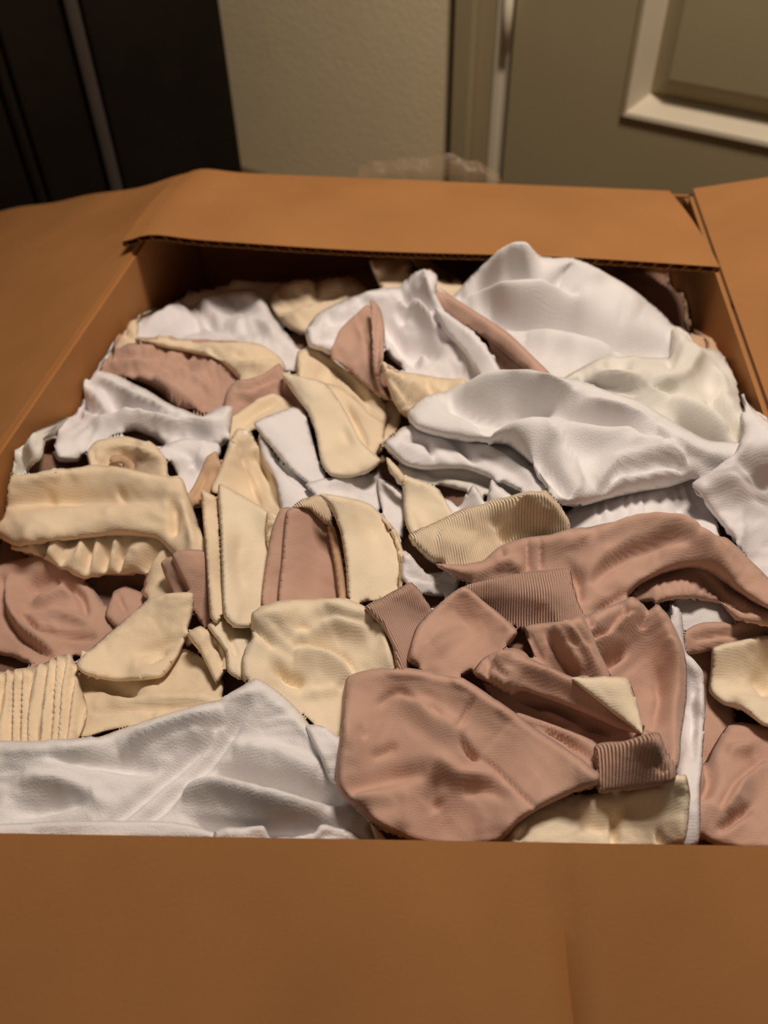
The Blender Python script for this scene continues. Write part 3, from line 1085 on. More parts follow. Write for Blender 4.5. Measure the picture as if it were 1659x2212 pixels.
garment('undergarment', 'large cream undergarment with a gathered lower edge at the left', [
    ('gathered_edge', g('C', 4, [(60, 565), (150, 500), (600, 450), (850, 480), (930, 600), (900, 720), (880, 820), (790, 830), (735, 790), (745, 690), (640, 705), (520, 700), (430, 715), (330, 670), (200, 600)],
                        lift=12, r=24, edgewave=6, folds=[('g', 4.5, 90, [(150, 570), (400, 590), (650, 600), (840, 660)], 105, 1.2)])),
    ('body', g('C', 4, [(-90, 430), (-60, 260), (60, 188), (200, 170), (400, 142), (560, 132), (750, 170), (925, 200), (965, 290), (1005, 400), (1050, 560), (950, 610), (880, 580),
                        (800, 508), (600, 492), (300, 522), (100, 555), (-10, 505)], lift=13, r=36,
               folds=[('r', 2.5, 70, [(-40, 440), (300, 420), (700, 410)]), ('r', -4, 34, [(0, 320), (260, 300), (500, 310), (830, 300)]), ('r', -4, 18, [(600, 250), (640, 290)]), ('r', -4, 20, [(240, 260), (270, 310)]),
                      ('r', -7, 20, [(885, 320), (895, 400), (890, 480)]), ('r', 5, 24, [(940, 330), (970, 450), (990, 560)])]))])
garment('undergarment', 'brown strip of folded cloth left of the cream double strip', [
    ('under_strip', g('M', 4, [(825, 640), (880, 600), (940, 700), (990, 800), (960, 830), (890, 800)], lift=6, r=9, drop=.6)),
    ('strip', g('M', 4, [(880, 600), (930, 565), (1040, 570), (1060, 700), (1080, 900), (1060, 960), (1015, 925), (960, 780)], lift=9, r=12, drop=.7))])
# --- the strips in the middle
garment('undergarment', 'white cotton strip folded down the middle of the heap, wide and smooth', [
    ('under_strip', g('W', 2, [(140, 1040), (220, 1140), (330, 1240), (430, 1300), (400, 1390), (330, 1450), (260, 1440), (225, 1280), (160, 1170)], lift=8, r=22,
                      folds=[('r', -4, 18, [(200, 1130), (320, 1260), (420, 1310)])])),
    ('strip', g('W', 2, [(115, 985), (220, 930), (335, 895), (375, 930), (410, 1050), (445, 1180), (490, 1275), (410, 1300), (300, 1215), (200, 1100)], lift=10, r=16, drop=.6))])
garment('undergarment', 'lavender white cloth fold below the cream strip in the centre', [
    ('body', g('W', 2, [(380, 1300), (480, 1265), (620, 1270), (750, 1235), (790, 1300), (780, 1420), (620, 1420), (470, 1380)], lift=7, r=24,
               folds=[('r', -3, 24, [(420, 1310), (600, 1320), (740, 1330)]), ('r', 3, 18, [(500, 1290), (700, 1270)])]))])
garment('undergarment', 'small white folded edge right of the lavender cloth in the centre', [
    ('body', g('W', 5, [(985, 200), (1050, 225), (1115, 275), (1120, 400), (1115, 500), (1070, 460), (1020, 390), (995, 300)], lift=9, r=14, drop=.6)),
    ])
garment('undergarment', 'tan undergarment showing as narrow cream slips above the centre crevice', [
    ('body', g('C', 2, [(760, 1010), (780, 900), (840, 840), (870, 930), (860, 1000), (800, 1060), (770, 1130), (720, 1160), (730, 1090)], lift=8, r=18, folds=[('r', -4, 12, [(770, 1020), (800, 930)])]))])
garment('undergarment', 'cream undergarment with a tan fold leading to the centre crevice', [
    ('body', g('C', 2, [(340, 620), (400, 595), (500, 635), (640, 755), (785, 880), (800, 960), (760, 1010), (640, 960), (500, 800), (340, 730)], lift=14, r=26,
               folds=[('s', 5, 30, [(380, 650), (520, 760), (700, 930)]), ('r', 4, 20, [(420, 620), (560, 710), (740, 860)])]))])
garment('undergarment', 'cream smooth strip with rounded end, upper middle, above white cloth', [
    ('under_strip', g('C', 2, [(460, 780), (560, 800), (700, 930), (785, 990), (770, 1090), (720, 1160), (640, 1070), (580, 940)], lift=8, r=18,
                      folds=[('r', -4, 12, [(590, 900), (650, 1000), (690, 1090)])])),
    ('strip', g('CP', 2, [(255, 725), (330, 738), (470, 770), (540, 850), (600, 950), (650, 1060), (710, 1120), (765, 1175), (700, 1235), (600, 1262), (510, 1252), (460, 1185), (430, 1030), (390, 925), (310, 820)],
                lift=11, r=15, drop=.65, folds=[('r', -2.5, 26, [(560, 1000), (610, 1090)])]))])
# --- left front
garment('undergarment', 'cream undergarment with closely ruched elastic at the left front', [
    ('body', g('C', 7, [(330, 240), (420, 195), (560, 130), (740, 90), (880, 130), (1000, 250), (980, 350), (700, 430), (480, 470), (380, 500), (300, 480)], lift=12, r=34,
               folds=[('r', -6, 24, [(430, 260), (520, 290), (620, 320)]), ('r', 5, 40, [(440, 230), (600, 230), (720, 280)]), ('s', 4, 30, [(960, 335), (620, 350), (420, 375)])])),
    ('ruched_elastic', g('C', 7, [(-80, 250), (100, 200), (300, 128), (345, 190), (365, 280), (395, 400), (340, 520), (150, 545), (-80, 560)], lift=16, r=34,
                         folds=[('g', 3.2, 400, [(-80, 350), (130, 330), (400, 320)], 46, 0.9)]))])
garment('undergarment', 'cream flat folded flap pointing up beside the brown hollow', [
    ('body', g('C', 4, [(390, 1140), (500, 1040), (640, 920), (760, 820), (850, 790), (985, 785), (990, 880), (965, 960), (945, 1040), (900, 1130), (820, 1220), (600, 1240), (430, 1200)],
               lift=12, r=18, drop=.7, folds=[('r', -3, 20, [(700, 1100), (830, 1060), (930, 990)]), ('r', -4, 16, [(760, 1140), (850, 1080)])]))])
garment('undergarment', 'cream looped strip beside a small dark hollow, left of centre front', [
    ('loop', g('C', 7, [(840, 40), (900, 5), (960, 60), (1010, 120), (1020, 190), (970, 260), (935, 200), (900, 130), (860, 80)], lift=16, r=14, drop=.5,
               folds=[('r', -4, 9, [(940, 60), (985, 120), (990, 200)])])),
    ('strip', g('CP', 7, [(930, 0), (1010, -40), (1100, -10), (1190, 95), (1150, 180), (1080, 245), (1020, 210), (1010, 120), (960, 50)], lift=12, r=16, drop=.7,
                folds=[('r', -3, 14, [(1020, 40), (1060, 140)])]))])
garment('undergarment', 'cream double strip standing upright left of the flat brown strip', [
    ('under_strip', g('C', 4, [(1030, 265), (1070, 275), (1105, 295), (1120, 500), (1140, 890), (1110, 940), (1075, 905), (1055, 620)], lift=11, r=9, drop=.6)),
    ('strip', g('CP', 4, [(1118, 232), (1200, 262), (1340, 345), (1415, 425), (1395, 600), (1360, 800), (1390, 900), (1290, 960), (1200, 960), (1145, 900), (1130, 500)], lift=15, r=13, drop=.7,
                folds=[('r', -2, 30, [(1230, 500), (1210, 620), (1240, 760)])])),
    ('gathered_edge', g('C', 4, [(1370, 370), (1420, 400), (1420, 520), (1385, 600), (1365, 520), (1360, 430)], lift=8, r=10, folds=[('g', 2.5, 30, [(1390, 380), (1390, 590)], 50)]))])
garment('undergarment', 'flat brown strip between the two cream upright strips', [
    ('under_strip', g('M', 5, [(395, 840), (410, 650), (440, 470), (485, 360), (540, 350), (520, 600), (490, 850)], lift=9, r=9, drop=.6)),
    ('strip', g('M', 5, [(480, 840), (495, 600), (515, 375), (560, 338), (640, 358), (720, 428), (755, 540), (770, 700), (785, 850), (620, 850)], lift=14, r=12, drop=.7)),
    ('ribbed_end', g('CR', 5, [(555, 345), (640, 292), (695, 285), (740, 360), (755, 430), (720, 432), (640, 362)], lift=6, r=16, ribdir=[(600, 330), (640, 400)]))])
garment('undergarment', 'cream strip arched over a brown edge with a rounded lower end', [
    ('edge_strip', g('T', 5, [(730, 440), (765, 450), (800, 600), (830, 840), (790, 850), (765, 660)], lift=9, r=8, drop=.5)),
    ('strip', g('CP', 5, [(690, 278), (790, 288), (900, 312), (965, 342), (1025, 410), (1080, 520), (1100, 650), (1088, 765), (1000, 812), (870, 838), (832, 800), (822, 650), (795, 480), (745, 350)],
                lift=17, r=14, drop=.55, zc=[(690, 280, 10), (900, 320, 4), (1090, 600, 0), (900, 800, 0), (800, 560, 3)])),
    ('gathered_edge', g('C', 5, [(1010, 400), (1080, 470), (1118, 580), (1120, 700), (1092, 760), (1096, 640), (1070, 520)], lift=7, r=10, folds=[('g', 2.5, 30, [(1040, 430), (1100, 560), (1105, 720)], 55)]))])
garment('undergarment', 'cream undergarment lying open in the front centre, left of brown cloth', [
    ('body', g('CP', 5, [(340, 890), (430, 845), (560, 818), (800, 812), (950, 878), (1025, 980), (1085, 1165), (1000, 1300), (850, 1530), (770, 1560), (600, 1400), (440, 1290), (300, 1230), (290, 1120), (340, 1020)],
               lift=16, r=34, folds=[('s', 6, 50, [(560, 1095), (700, 1110), (800, 1160), (850, 1230)]), ('r', -9, 24, [(450, 1150), (520, 1215), (600, 1240)]), ('r', -5, 24, [(290, 890), (400, 1000), (450, 1060)]),
                                     ('r', 4, 40, [(560, 1050), (760, 960), (940, 1000)]), ('r', -2.5, 18, [(590, 950), (640, 990)]), ('s', 4, 34, [(1000, 930), (1030, 1060), (1050, 1180)]), ('r', 3, 26, [(600, 1310), (780, 1290)])]))])
# --- centre back
garment('undergarment', 'tallest white undergarment, bulging up against the back flap', [
    ('body', g('WP', 3, [(40, 350), (130, 235), (250, 130), (330, 68), (430, 78), (500, 130), (640, 128), (760, 175), (930, 268), (1080, 380), (1170, 480), (1210, 600), (1190, 720), (1000, 760), (800, 760),
                         (620, 760), (540, 740), (380, 580), (200, 440)], wr=(1.3, 120), zc=[(330, 68, 34), (430, 78, 34), (510, 130, 28), (640, 128, 28), (250, 130, 26), (130, 235, 12), (760, 180, 20), (930, 268, 8), (1080, 380, 2), (1170, 480, 0), (1000, 700, 0), (540, 740, 0), (380, 580, 0), (200, 440, 0), (50, 350, 2), (600, 420, 6), (350, 260, 14), (620, 260, 16), (850, 450, 4)], lift=26, r=52, sig=5,
               folds=[('r', -14.85, 44, [(60, 320), (200, 285), (340, 260), (500, 205), (600, 260)]), ('r', 9.45, 50, [(240, 200), (360, 140), (460, 140)]), ('r', 12.15, 75, [(120, 370), (300, 340), (560, 360), (900, 440)]),
                      ('r', -20.25, 44, [(230, 440), (420, 440), (620, 490), (860, 550), (1150, 590)]), ('r', 9.45, 60, [(420, 560), (640, 600), (860, 640)]), ('r', 8.1, 60, [(620, 200), (800, 290), (1000, 420)]), ('r', -6.75, 40, [(540, 260), (620, 330), (700, 380)])]))])
garment('undergarment', 'rosy brown straps lying between two white undergarments at the back', [
    ('under_strap', g('M', 2, [(1320, 560), (1440, 650), (1540, 760), (1500, 800), (1400, 790), (1340, 690)], lift=5, r=16)),
    ('strap', g('M', 2, [(1040, 280), (1180, 365), (1300, 440), (1420, 520), (1540, 635), (1650, 750), (1600, 790), (1490, 700), (1340, 580), (1200, 485), (1080, 410)], lift=16, r=20, drop=.8,
                folds=[('r', 3, 20, [(1100, 350), (1350, 520), (1560, 700)])]))])
garment('undergarment', 'crumpled white undergarment in the back centre with a smooth broad hem', [
    ('body', g('W', 2, [(380, 510), (440, 425), (560, 360), (700, 308), (860, 280), (945, 205), (1010, 185), (1055, 240), (1050, 330), (1100, 430), (1200, 520), (1320, 640), (1400, 770), (1280, 800), (1150, 790),
                        (1000, 760), (900, 720), (800, 640), (780, 500), (700, 480), (640, 560), (540, 640), (460, 620), (395, 590)], wr=(2.6, 46), lift=20, r=34,
               folds=[('r', -13.5, 26, [(760, 420), (860, 560), (960, 690)]), ('r', 10.5, 26, [(850, 380), (960, 430), (1040, 520)]), ('r', -13.5, 30, [(900, 600), (990, 590), (1060, 640)]), ('r', -9, 20, [(880, 300), (900, 400), (870, 470)]),
                      ('r', 9, 20, [(980, 220), (1000, 330)]), ('r', -7.5, 18, [(950, 330), (1020, 400)]), ('r', -7.5, 22, [(480, 470), (560, 450), (620, 420)]), ('r', -6, 18, [(460, 540), (520, 560)])])),
    ('hem', g('W', 2, [(1040, 390), (1100, 415), (1240, 525), (1340, 645), (1400, 770), (1300, 790), (1200, 630), (1090, 510)], lift=9, r=14, drop=.7))])
garment('undergarment', 'rosy brown bands standing on edge in the back centre', [
    ('band', g('M', 2, [(510, 650), (550, 510), (640, 420), (700, 375), (722, 500), (730, 680), (795, 860), (700, 800), (600, 710)], lift=6, r=10, drop=.5,
               zc=[(700, 380, 12), (722, 500, 12), (730, 680, 9), (790, 850, 3), (520, 640, -4), (600, 560, 0)], folds=[('r', -4, 12, [(650, 420), (690, 560), (730, 740)])])),
    ('band', g('M', 2, [(712, 350), (765, 400), (785, 520), (775, 650), (757, 760), (805, 860), (760, 830), (725, 700), (722, 520)], lift=7, r=8, drop=.4,
               zc=[(715, 360, 14), (785, 520, 10), (805, 860, 0)], folds=[('r', -6, 12, [(745, 430), (750, 560), (740, 720)])]))])
garment('undergarment', 'crumpled cream undergarment under the back centre white hem', [
    ('body', g('C', 2, [(770, 680), (860, 715), (980, 735), (1060, 750), (1200, 760), (1180, 830), (1050, 870), (960, 960), (870, 940), (820, 860)], wr=(2.6, 34), lift=10, r=22,
               folds=[('r', -6, 14, [(830, 760), (900, 850), (930, 900)]), ('r', -5, 12, [(990, 770), (1040, 830)]), ('r', 4, 16, [(880, 770), (960, 820)])]))])
# --- right, white
garment('undergarment', 'white undergarment with gathered edge above the brown sleeve-like fold', [
    ('body', g('W', 6, [(560, 300), (640, 240), (800, 180), (1000, 120), (1260, 60), (1340, 180), (1420, 380), (1300, 420), (1000, 400), (740, 400), (620, 400)], lift=18, r=26,
               folds=[('g', 1.1, 50, [(760, 250), (1000, 210), (1250, 150)], 60), ('r', -4, 20, [(1200, 200), (1230, 320)])]))])
garment('undergarment', 'white knit undergarment fanned out above the cream ribbed waistband', [
    ('underside', g('I', 2, [(850, 1200), (1000, 1150), (1200, 1160), (1400, 1230), (1600, 1330), (1680, 1400), (1560, 1440), (1350, 1370), (1100, 1310), (900, 1260)], lift=8, r=20,
                    folds=[('r', -4, 20, [(1000, 1230), (1250, 1260), (1500, 1350)])])),
    ('body', g('W', 2, [(775, 1090), (830, 1045), (880, 1010), (1000, 1000), (1240, 1020), (1400, 1080), (1540, 1200), (1680, 1330), (1650, 1390), (1500, 1345), (1330, 1270), (1180, 1220), (1000, 1225), (880, 1195)],
               lift=19, r=24, ribdir=[(1300, 1100), (1330, 1240)], folds=[('r', -5, 20, [(1130, 1060), (1200, 1130), (1260, 1180)]), ('r', 4, 26, [(860, 1100), (960, 1150), (1100, 1180)]), ('r', -5, 16, [(900, 1060), (1000, 1080), (1040, 1180)]),
                                                                              ('r', 4, 20, [(1250, 1100), (1400, 1180), (1560, 1290)])]))])
garment('undergarment', 'ivory white undergarment with greenish shade by the right flap', [
    ('body', g('I', 3, [(600, 760), (800, 650), (960, 640), (1150, 640), (1165, 500), (1190, 485), (1250, 520), (1290, 580), (1400, 620), (1500, 730), (1530, 880), (1575, 1010), (1570, 1150), (1400, 1130),
                        (1190, 1030), (1000, 940), (800, 860), (620, 820)], wr=(1.3, 120), lift=26, r=50, sig=4,
               folds=[('r', -10.8, 34, [(830, 690), (900, 680), (950, 700)]), ('s', 6.75, 44, [(1000, 800), (880, 770), (760, 770)]), ('r', -10.8, 30, [(1360, 850), (1450, 950), (1530, 1040)]),
                      ('r', -10.8, 30, [(1190, 970), (1260, 1030), (1370, 1070), (1500, 1130)]), ('r', -6.75, 24, [(1050, 740), (1200, 820)]), ('r', 8.1, 40, [(1180, 600), (1290, 660), (1400, 780), (1450, 870)]),
                      ('r', -6.75, 24, [(1160, 500), (1170, 640), (1150, 690)]), ('r', -4.05, 24, [(700, 730), (730, 790)]), ('r', 8.1, 40, [(1150, 880), (1300, 950), (1450, 1040)])]))])
garment('undergarment', 'broad white plush undergarment filling the right of the heap', [
    ('body', g('WP', 3, [(-190, 930), (-100, 850), (0, 815), (200, 762), (480, 738), (700, 775), (850, 820), (1000, 870), (1150, 960), (1350, 1070), (1560, 1090), (1560, 1190), (1400, 1240), (1270, 1270), (1150, 1310), (1000, 1335),
                         (830, 1375), (690, 1410), (600, 1400), (530, 1330), (460, 1200), (330, 1110), (200, 1090), (0, 1060), (-150, 1010)], wr=(1.3, 120), lift=22, r=54, sig=5,
               folds=[('r', -18.2, 44, [(20, 850), (150, 900), (300, 950), (420, 920), (560, 880)]), ('r', 10.4, 60, [(100, 800), (400, 800), (650, 850)]), ('r', -13, 40, [(200, 960), (270, 1020)]),
                      ('r', 13, 60, [(250, 1060), (500, 1060), (800, 1110), (1100, 1130)]), ('s', 11.7, 60, [(1240, 1180), (1050, 1210), (880, 1240), (770, 1310)]), ('r', -7.8, 34, [(620, 970), (850, 1010), (1020, 1100), (1150, 1050)]),
                      ('r', -14.3, 34, [(480, 1130), (560, 1230), (640, 1340)]), ('r', 7.8, 50, [(700, 900), (900, 950), (1080, 1020)]), ('r', 7.8, 30, [(830, 1310), (1000, 1280), (1200, 1240)])]))])
garment('undergarment', 'white undergarment sliding down at the right image edge', [
    ('body', g('W', 0, [(1600, 895), (1622, 885), (1670, 912), (1715, 950), (1730, 1330), (1690, 1290), (1600, 1185), (1525, 1093), (1495, 1046), (1530, 1022), (1583, 985), (1604, 935)], lift=14, r=34,
               folds=[('r', 5, 24, [(1560, 1020), (1620, 1110), (1659, 1180)]), ('r', -4, 16, [(1600, 980), (1659, 1060)])]))])
garment('undergarment', 'small white twisted ends above the cream ribbed waistband', [
    ('body', g('W', 6, [(-20, 180), (40, 200), (70, 230), (110, 170), (150, 115), (190, 160), (215, 215), (228, 150), (242, 95), (300, 140), (350, 180), (280, 260), (80, 290), (20, 260)], lift=9, r=12,
               folds=[('r', -5, 12, [(210, 130), (215, 220)]), ('r', -4, 10, [(70, 240), (110, 190)])]))])
garment('undergarment', 'cream folded corner of cloth left of the cream ribbed waistband', [
    ('body', g('CP', 5, [(1125, 185), (1200, 210), (1295, 252), (1345, 335), (1385, 430), (1300, 500), (1180, 520), (1128, 430), (1118, 300)], lift=13, r=13, drop=.6)),
    ('edge', g('C', 5, [(1030, 90), (1060, 120), (1120, 190), (1120, 240), (1070, 200), (1035, 140)], lift=8, r=9))])
garment('undergarment', 'small white folded triangle under the cream ribbed waistband', [
    ('body', g('W', 5, [(1105, 700), (1112, 620), (1125, 570), (1170, 620), (1225, 680), (1310, 680), (1395, 688), (1410, 730), (1350, 800), (1250, 800), (1150, 760)], lift=10, r=16,
               folds=[('r', -4, 14, [(1130, 690), (1220, 710), (1380, 720)])]))])
# --- right, brown
garment('undergarment', 'brown undergarment in the right gap behind the cream folded corner', [
    ('body', g('M', 8, [(1340, 60), (1460, 60), (1480, 260), (1540, 340), (1480, 480), (1440, 640), (1390, 740), (1350, 700), (1380, 400)], lift=8, r=24))])
garment('undergarment', 'rough white cloth under the brown sleeve-like fold at the right edge', [
    ('body', g('WP', 6, [(1130, 780), (1200, 700), (1330, 680), (1450, 760), (1500, 830), (1400, 900), (1250, 900), (1220, 1000), (1180, 880)], lift=8, r=22))])
garment('undergarment', 'narrow rosy brown fold above the cream corner at the right edge', [
    ('body', g('M', 6, [(1240, 860), (1330, 815), (1500, 820), (1659, 830), (1760, 850), (1760, 940), (1600, 910), (1400, 960), (1250, 980)], lift=9, r=20, folds=[('r', -4, 16, [(1280, 900), (1450, 870), (1600, 870)])]))])
garment('undergarment', 'rosy brown crumpled undergarment in the right front corner', [
    ('body', g('M', 8, [(1375, 700), (1400, 580), (1440, 480), (1510, 375), (1600, 370), (1740, 480), (1740, 850), (1500, 840), (1390, 790)], lift=20, r=34,
               folds=[('r', -9, 20, [(1420, 460), (1450, 560), (1420, 640)]), ('s', 6, 34, [(1500, 700), (1560, 600), (1659, 520)]), ('r', -6, 16, [(1480, 760), (1600, 680)]), ('r', 5, 24, [(1500, 480), (1600, 460)])]))])
garment('undergarment', 'cream folded corner of cloth at the right image edge', [
    ('body', g('CP', 8, [(1438, 250), (1445, 160), (1455, 85), (1560, 55), (1659, 38), (1750, 60), (1750, 430), (1650, 380), (1560, 320), (1490, 300)], lift=18, r=20, drop=.75,
               folds=[('r', -5, 22, [(1600, 190), (1659, 260)])]))])
garment('undergarment', 'long white cloth edge running down right of the brown undergarments', [
    ('body', g('W', 8, [(1290, -80), (1330, -60), (1352, 100), (1412, 180), (1424, 300), (1408, 600), (1395, 820), (1290, 830), (1320, 600), (1290, 400), (1320, 150)], lift=12, r=18,
               folds=[('r', -4, 14, [(1400, 180), (1380, 300), (1385, 500)])]))])
garment('undergarment', 'cream undergarment with ribbed waistband across the centre right', [
    ('waistband', g('CR', 6, [(-182, 385), (-100, 330), (100, 238), (320, 178), (440, 155), (515, 148), (595, 230), (650, 350), (540, 420), (400, 440), (280, 480), (160, 530), (40, 530), (-70, 505)],
                    lift=17, r=24, ribdir=[(100, 300), (140, 420)], folds=[('r', -6, 40, [(250, 260), (300, 350), (330, 400)]), ('r', 6, 60, [(380, 200), (460, 260), (540, 330)]), ('r', 5, 60, [(-40, 400), (60, 420), (160, 440)])]))])
garment('undergarment', 'rosy brown undergarment with a long sleeve-like fold and ribbed waistband', [
    ('underside', g('M', 6, [(960, 690), (1040, 600), (1150, 560), (1340, 540), (1500, 660), (1700, 720), (1760, 900), (1659, 850), (1500, 810), (1400, 720), (1200, 700), (1080, 720)], lift=9, r=22,
                    folds=[('g', 0.7, 40, [(1080, 640), (1300, 640), (1450, 720)], 40), ('r', -5, 14, [(1310, 570), (1430, 690), (1560, 760)])])),
    ('body', g('M', 6, [(-40, 520), (100, 520), (200, 500), (290, 425), (420, 382), (540, 368), (740, 328), (900, 303), (1100, 308), (1300, 338), (1450, 398), (1560, 490), (1659, 585), (1770, 700), (1770, 840),
                        (1659, 760), (1500, 660), (1350, 560), (1250, 540), (1120, 570), (1000, 630), (930, 700), (800, 840), (700, 860), (600, 700), (420, 640), (250, 640), (80, 600)], lift=20, r=34, sig=4,
               folds=[('s', 7, 60, [(1280, 420), (1150, 395), (950, 440), (800, 520), (720, 590)]), ('r', 8, 50, [(780, 400), (1000, 350), (1250, 390), (1450, 490)]), ('r', -5, 14, [(290, 440), (310, 480)]),
                      ('r', -4, 10, [(425, 390), (430, 540)]), ('r', -4, 10, [(490, 390), (495, 540)]), ('s', 4, 26, [(400, 560), (330, 530), (260, 540)]), ('r', -6, 20, [(650, 540), (690, 600), (700, 700)]),
                      ('r', 5, 40, [(1100, 480), (1300, 460), (1500, 600)]), ('r', -5, 16, [(780, 760), (840, 720), (920, 660)])])),
    ('waistband', g('MR', 6, [(105, 635), (200, 605), (300, 580), (420, 560), (540, 548), (640, 542), (665, 640), (690, 720), (720, 800), (620, 835), (500, 855), (410, 865), (330, 810), (210, 710)],
                    lift=11, r=16, drop=.7, ribdir=[(400, 600), (420, 800)], folds=[('r', 4, 90, [(200, 660), (420, 700), (640, 690)])]))])
garment('undergarment', 'rosy brown undergarment swelling out below the ribbed brown waistband', [
    ('body', g('M', 6, [(690, 820), (760, 770), (900, 715), (960, 688), (1010, 720), (1040, 760), (1100, 728), (1180, 850), (1235, 1000), (1242, 1200), (1215, 1400), (1195, 1560), (1120, 1500), (1020, 1380), (900, 1150), (780, 980)],
               lift=22, r=40, folds=[('r', -10, 24, [(800, 1025), (860, 1000), (920, 960)]), ('s', 5, 40, [(760, 930), (850, 900), (910, 830), (930, 760)]), ('r', -6, 16, [(920, 720), (930, 760), (910, 800)]),
                                     ('r', -5, 20, [(1030, 780), (1010, 850)]), ('r', -4, 26, [(1090, 1050), (1110, 1200), (1080, 1340)]), ('r', 6, 40, [(1160, 900), (1180, 1100), (1150, 1350)]), ('r', -5, 18, [(740, 800), (760, 830)])])),
    ('skirt', g('M', 6, [(420, 840), (600, 810), (700, 790), (740, 850), (800, 980), (850, 1090), (760, 1130), (640, 1110), (500, 1060), (440, 950)], lift=11, r=20,
                folds=[('s', 7, 40, [(700, 1090), (610, 960), (545, 840)]), ('r', -4, 12, [(430, 870), (470, 950), (500, 1010)]), ('r', 4, 20, [(640, 850), (740, 1000), (790, 1080)])]))])
garment('undergarment', 'rosy brown ribbed edge with a smooth flat fold, left of the brown waistband', [
    ('ribbed_edge', g('MR', 5, [(920, 860), (1010, 815), (1090, 770), (1155, 735), (1215, 800), (1260, 870), (1220, 960), (1180, 1080), (1150, 1180), (1085, 1180), (1060, 1060), (1000, 950)], lift=12, r=16,
                      ribdir=[(1000, 850), (1120, 1080)])),
    ('body', g('M', 5, [(1140, 1130), (1150, 1060), (1185, 960), (1290, 850), (1425, 752), (1520, 820), (1620, 900), (1700, 980), (1659, 1050), (1560, 1110), (1480, 1180), (1400, 1220), (1260, 1200)], lift=18, r=22,
               drop=.85, folds=[('r', -4, 14, [(1140, 1090), (1160, 1150), (1190, 1180)]), ('r', 4, 80, [(1260, 1050), (1420, 940)])]))])
garment('undergarment', 'white cloth with a wide band, spread along the front left edge', [
    ('body', g('WP', 7, [(-80, 545), (150, 520), (400, 510), (600, 450), (800, 390), (1000, 330), (1080, 285), (1150, 245), (1235, 290), (1335, 380), (1425, 500), (1505, 640), (1530, 740), (1650, 860), (1680, 980), (1400, 985), (-80, 985)],
               lift=22, r=44, sig=4, folds=[('r', -5.2, 26, [(480, 900), (700, 720), (900, 540), (1000, 400)]), ('r', -5.2, 26, [(640, 900), (850, 700), (1010, 520), (1110, 330)]), ('s', 6.5, 50, [(1000, 400), (760, 480), (540, 580)]),
                                            ('r', 6.5, 40, [(600, 560), (800, 500), (960, 450)]), ('r', -6.5, 34, [(200, 570), (450, 610), (700, 650)]), ('r', 6.5, 50, [(1050, 560), (1250, 600), (1420, 680)]),
                                            ('r', -13, 34, [(960, 660), (1150, 690), (1350, 740), (1540, 770)]), ('r', 13, 50, [(820, 760), (1000, 760), (1200, 810), (1450, 860)]), ('r', -13, 30, [(860, 880), (1050, 910), (1300, 930), (1500, 900)]), ('r', -6.5, 40, [(60, 840), (250, 800), (420, 760)]), ('r', 5.2, 40, [(100, 700), (300, 720), (480, 800)])])),
    ('hem', g('WP', 7, [(-80, 915), (0, 892), (300, 878), (700, 878), (850, 895), (960, 930), (1000, 985), (-80, 985)], lift=9, r=22))])
garment('undergarment', 'small white crumpled ends at the front edge left of the large brown panel', [
    ('body', g('WP', 7, [(960, 930), (1060, 905), (1180, 900), (1210, 950), (1400, 940), (1440, 900), (1540, 910), (1610, 960), (1600, 1000), (960, 1000)], lift=9, r=20, edgewave=5))])
garment('undergarment', 'white sliver of cloth between the cream and the large brown panel', [
    ('body', g('W', 7, [(1370, 460), (1450, 462), (1520, 520), (1560, 620), (1540, 720), (1480, 700), (1430, 580)], lift=6, r=16))])
garment('undergarment', 'cream undergarment peeking out below the large brown panel at the front', [
    ('body', g('CP', 8, [(640, 820), (700, 760), (800, 695), (900, 650), (1030, 625), (1200, 600), (1310, 570), (1352, 560), (1368, 640), (1350, 800), (1300, 840), (1000, 845)], lift=14, r=26,
               folds=[('r', -9, 14, [(1085, 710), (1085, 770), (1088, 810)]), ('r', 5, 34, [(940, 680), (1100, 660), (1300, 640)]), ('r', -4, 26, [(960, 740), (1060, 770)]), ('r', -4, 14, [(760, 760), (720, 800)]), ('r', -5, 12, [(1250, 770), (1260, 820)])]))])
garment('undergarment', 'cream tip of cloth at the front edge left of the brown panel', [
    ('body', g('CP', 8, [(170, 740), (195, 760), (240, 815), (250, 840), (210, 840), (190, 800)], lift=5, r=9))])
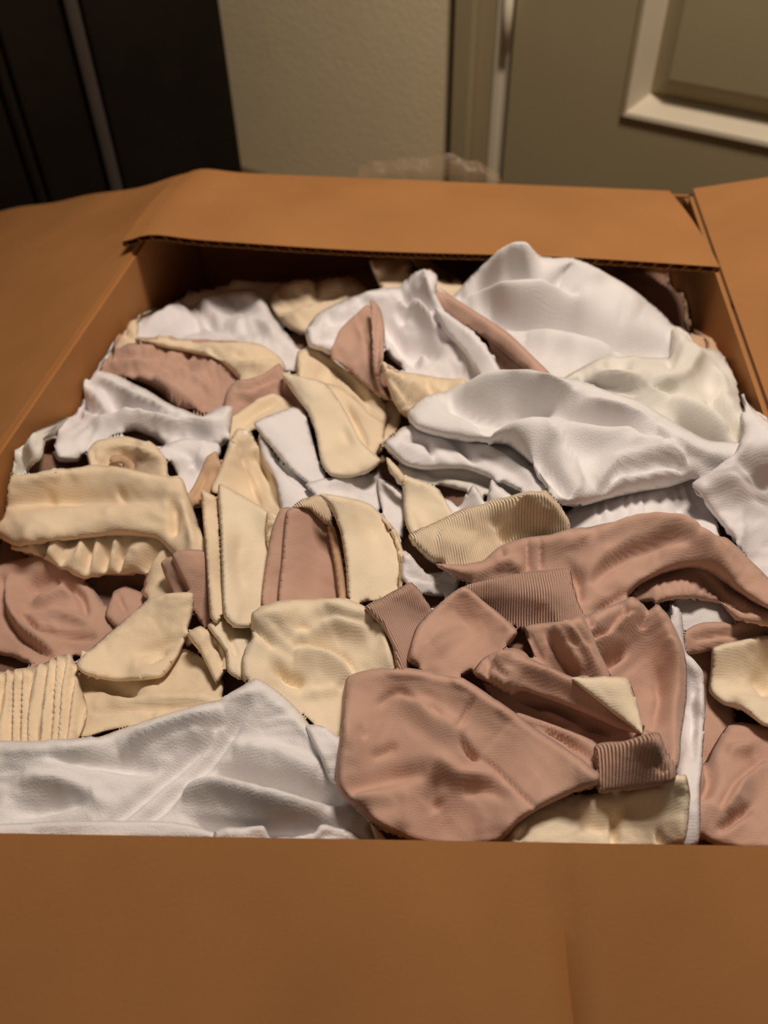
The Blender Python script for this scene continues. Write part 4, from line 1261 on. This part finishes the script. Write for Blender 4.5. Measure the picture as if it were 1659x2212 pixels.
garment('undergarment', 'rosy brown undergarment with a pleat ending in a cream corner', [
    ('under_fold', g('M', 8, [(600, 230), (740, 225), (900, 270), (1060, 340), (1200, 390), (1260, 425), (1230, 480), (1020, 500), (860, 420), (700, 330)], lift=10, r=24,
                     folds=[('r', -6, 18, [(740, 270), (900, 330), (1060, 400)]), ('r', 4, 16, [(800, 330), (960, 410)])])),
    ('pleat', g('M', 8, [(555, 185), (590, 130), (640, 100), (710, 90), (800, 140), (940, 200), (1020, 230), (1190, 400), (1100, 390), (900, 305), (740, 250), (700, 262), (620, 222)], lift=20, r=22,
                folds=[('s', 6, 30, [(720, 240), (640, 190), (640, 140), (700, 110)]), ('r', 5, 24, [(700, 140), (860, 210), (1060, 310)]), ('r', -5, 12, [(620, 130), (640, 180), (690, 220)])])),
    ('cream_corner', g('CP', 8, [(925, 202), (1020, 196), (1100, 193), (1142, 210), (1172, 300), (1192, 408), (1120, 362), (1040, 300)], lift=8, r=12, drop=.7))])
garment('undergarment', 'large rosy brown panel undergarment at the front, with seams and ribbed cuff', [
    ('side_panel', g('M', 8, [(720, 330), (860, 375), (1000, 430), (1040, 480), (1050, 580), (960, 560), (840, 450)], lift=9, r=20, folds=[('r', -5, 12, [(800, 370), (920, 440), (1010, 500)])])),
    ('ribbed_cuff', g('MR', 8, [(1010, 455), (1120, 440), (1240, 408), (1275, 470), (1308, 530), (1305, 590), (1170, 615), (1030, 630), (1020, 560)], lift=11, r=16, ribdir=[(1130, 450), (1150, 600)],
                      folds=[('r', -4, 30, [(1250, 490), (1290, 540)])])),
    ('body', g('M', 8, [(48, 605), (62, 400), (82, 205), (180, 165), (330, 168), (500, 198), (600, 255), (760, 368), (900, 458), (1025, 560), (1018, 602), (910, 640), (800, 695), (720, 750), (650, 820), (500, 840), (330, 815), (180, 742)],
               wr=(0.6, 90), lift=24, r=30, sig=4, folds=[('r', -3.5, 9, [(562, 270), (530, 330), (498, 392)]), ('r', -7, 12, [(512, 428), (540, 470), (575, 500)]), ('r', -2.5, 8, [(590, 500), (700, 600), (800, 692)]),
                                            ('r', -3, 14, [(200, 300), (245, 262), (290, 250), (340, 290)]), ('r', -3, 14, [(390, 310), (440, 350)]), ('r', 5, 40, [(290, 280), (420, 360), (520, 420)]), ('r', -3, 12, [(130, 380), (150, 420)]),
                                            ('r', -3.5, 16, [(180, 490), (240, 470), (270, 450)]), ('r', -4, 26, [(420, 560), (400, 640), (430, 690)]), ('r', -4, 24, [(520, 620), (600, 610), (680, 640)]), ('r', 5, 34, [(420, 500), (500, 570), (640, 580)]),
                                            ('r', -4, 30, [(90, 610), (240, 570), (380, 540)]), ('r', 4, 30, [(120, 660), (300, 640)]), ('r', 3, 80, [(650, 420), (800, 560)])]))])

lay_heap()
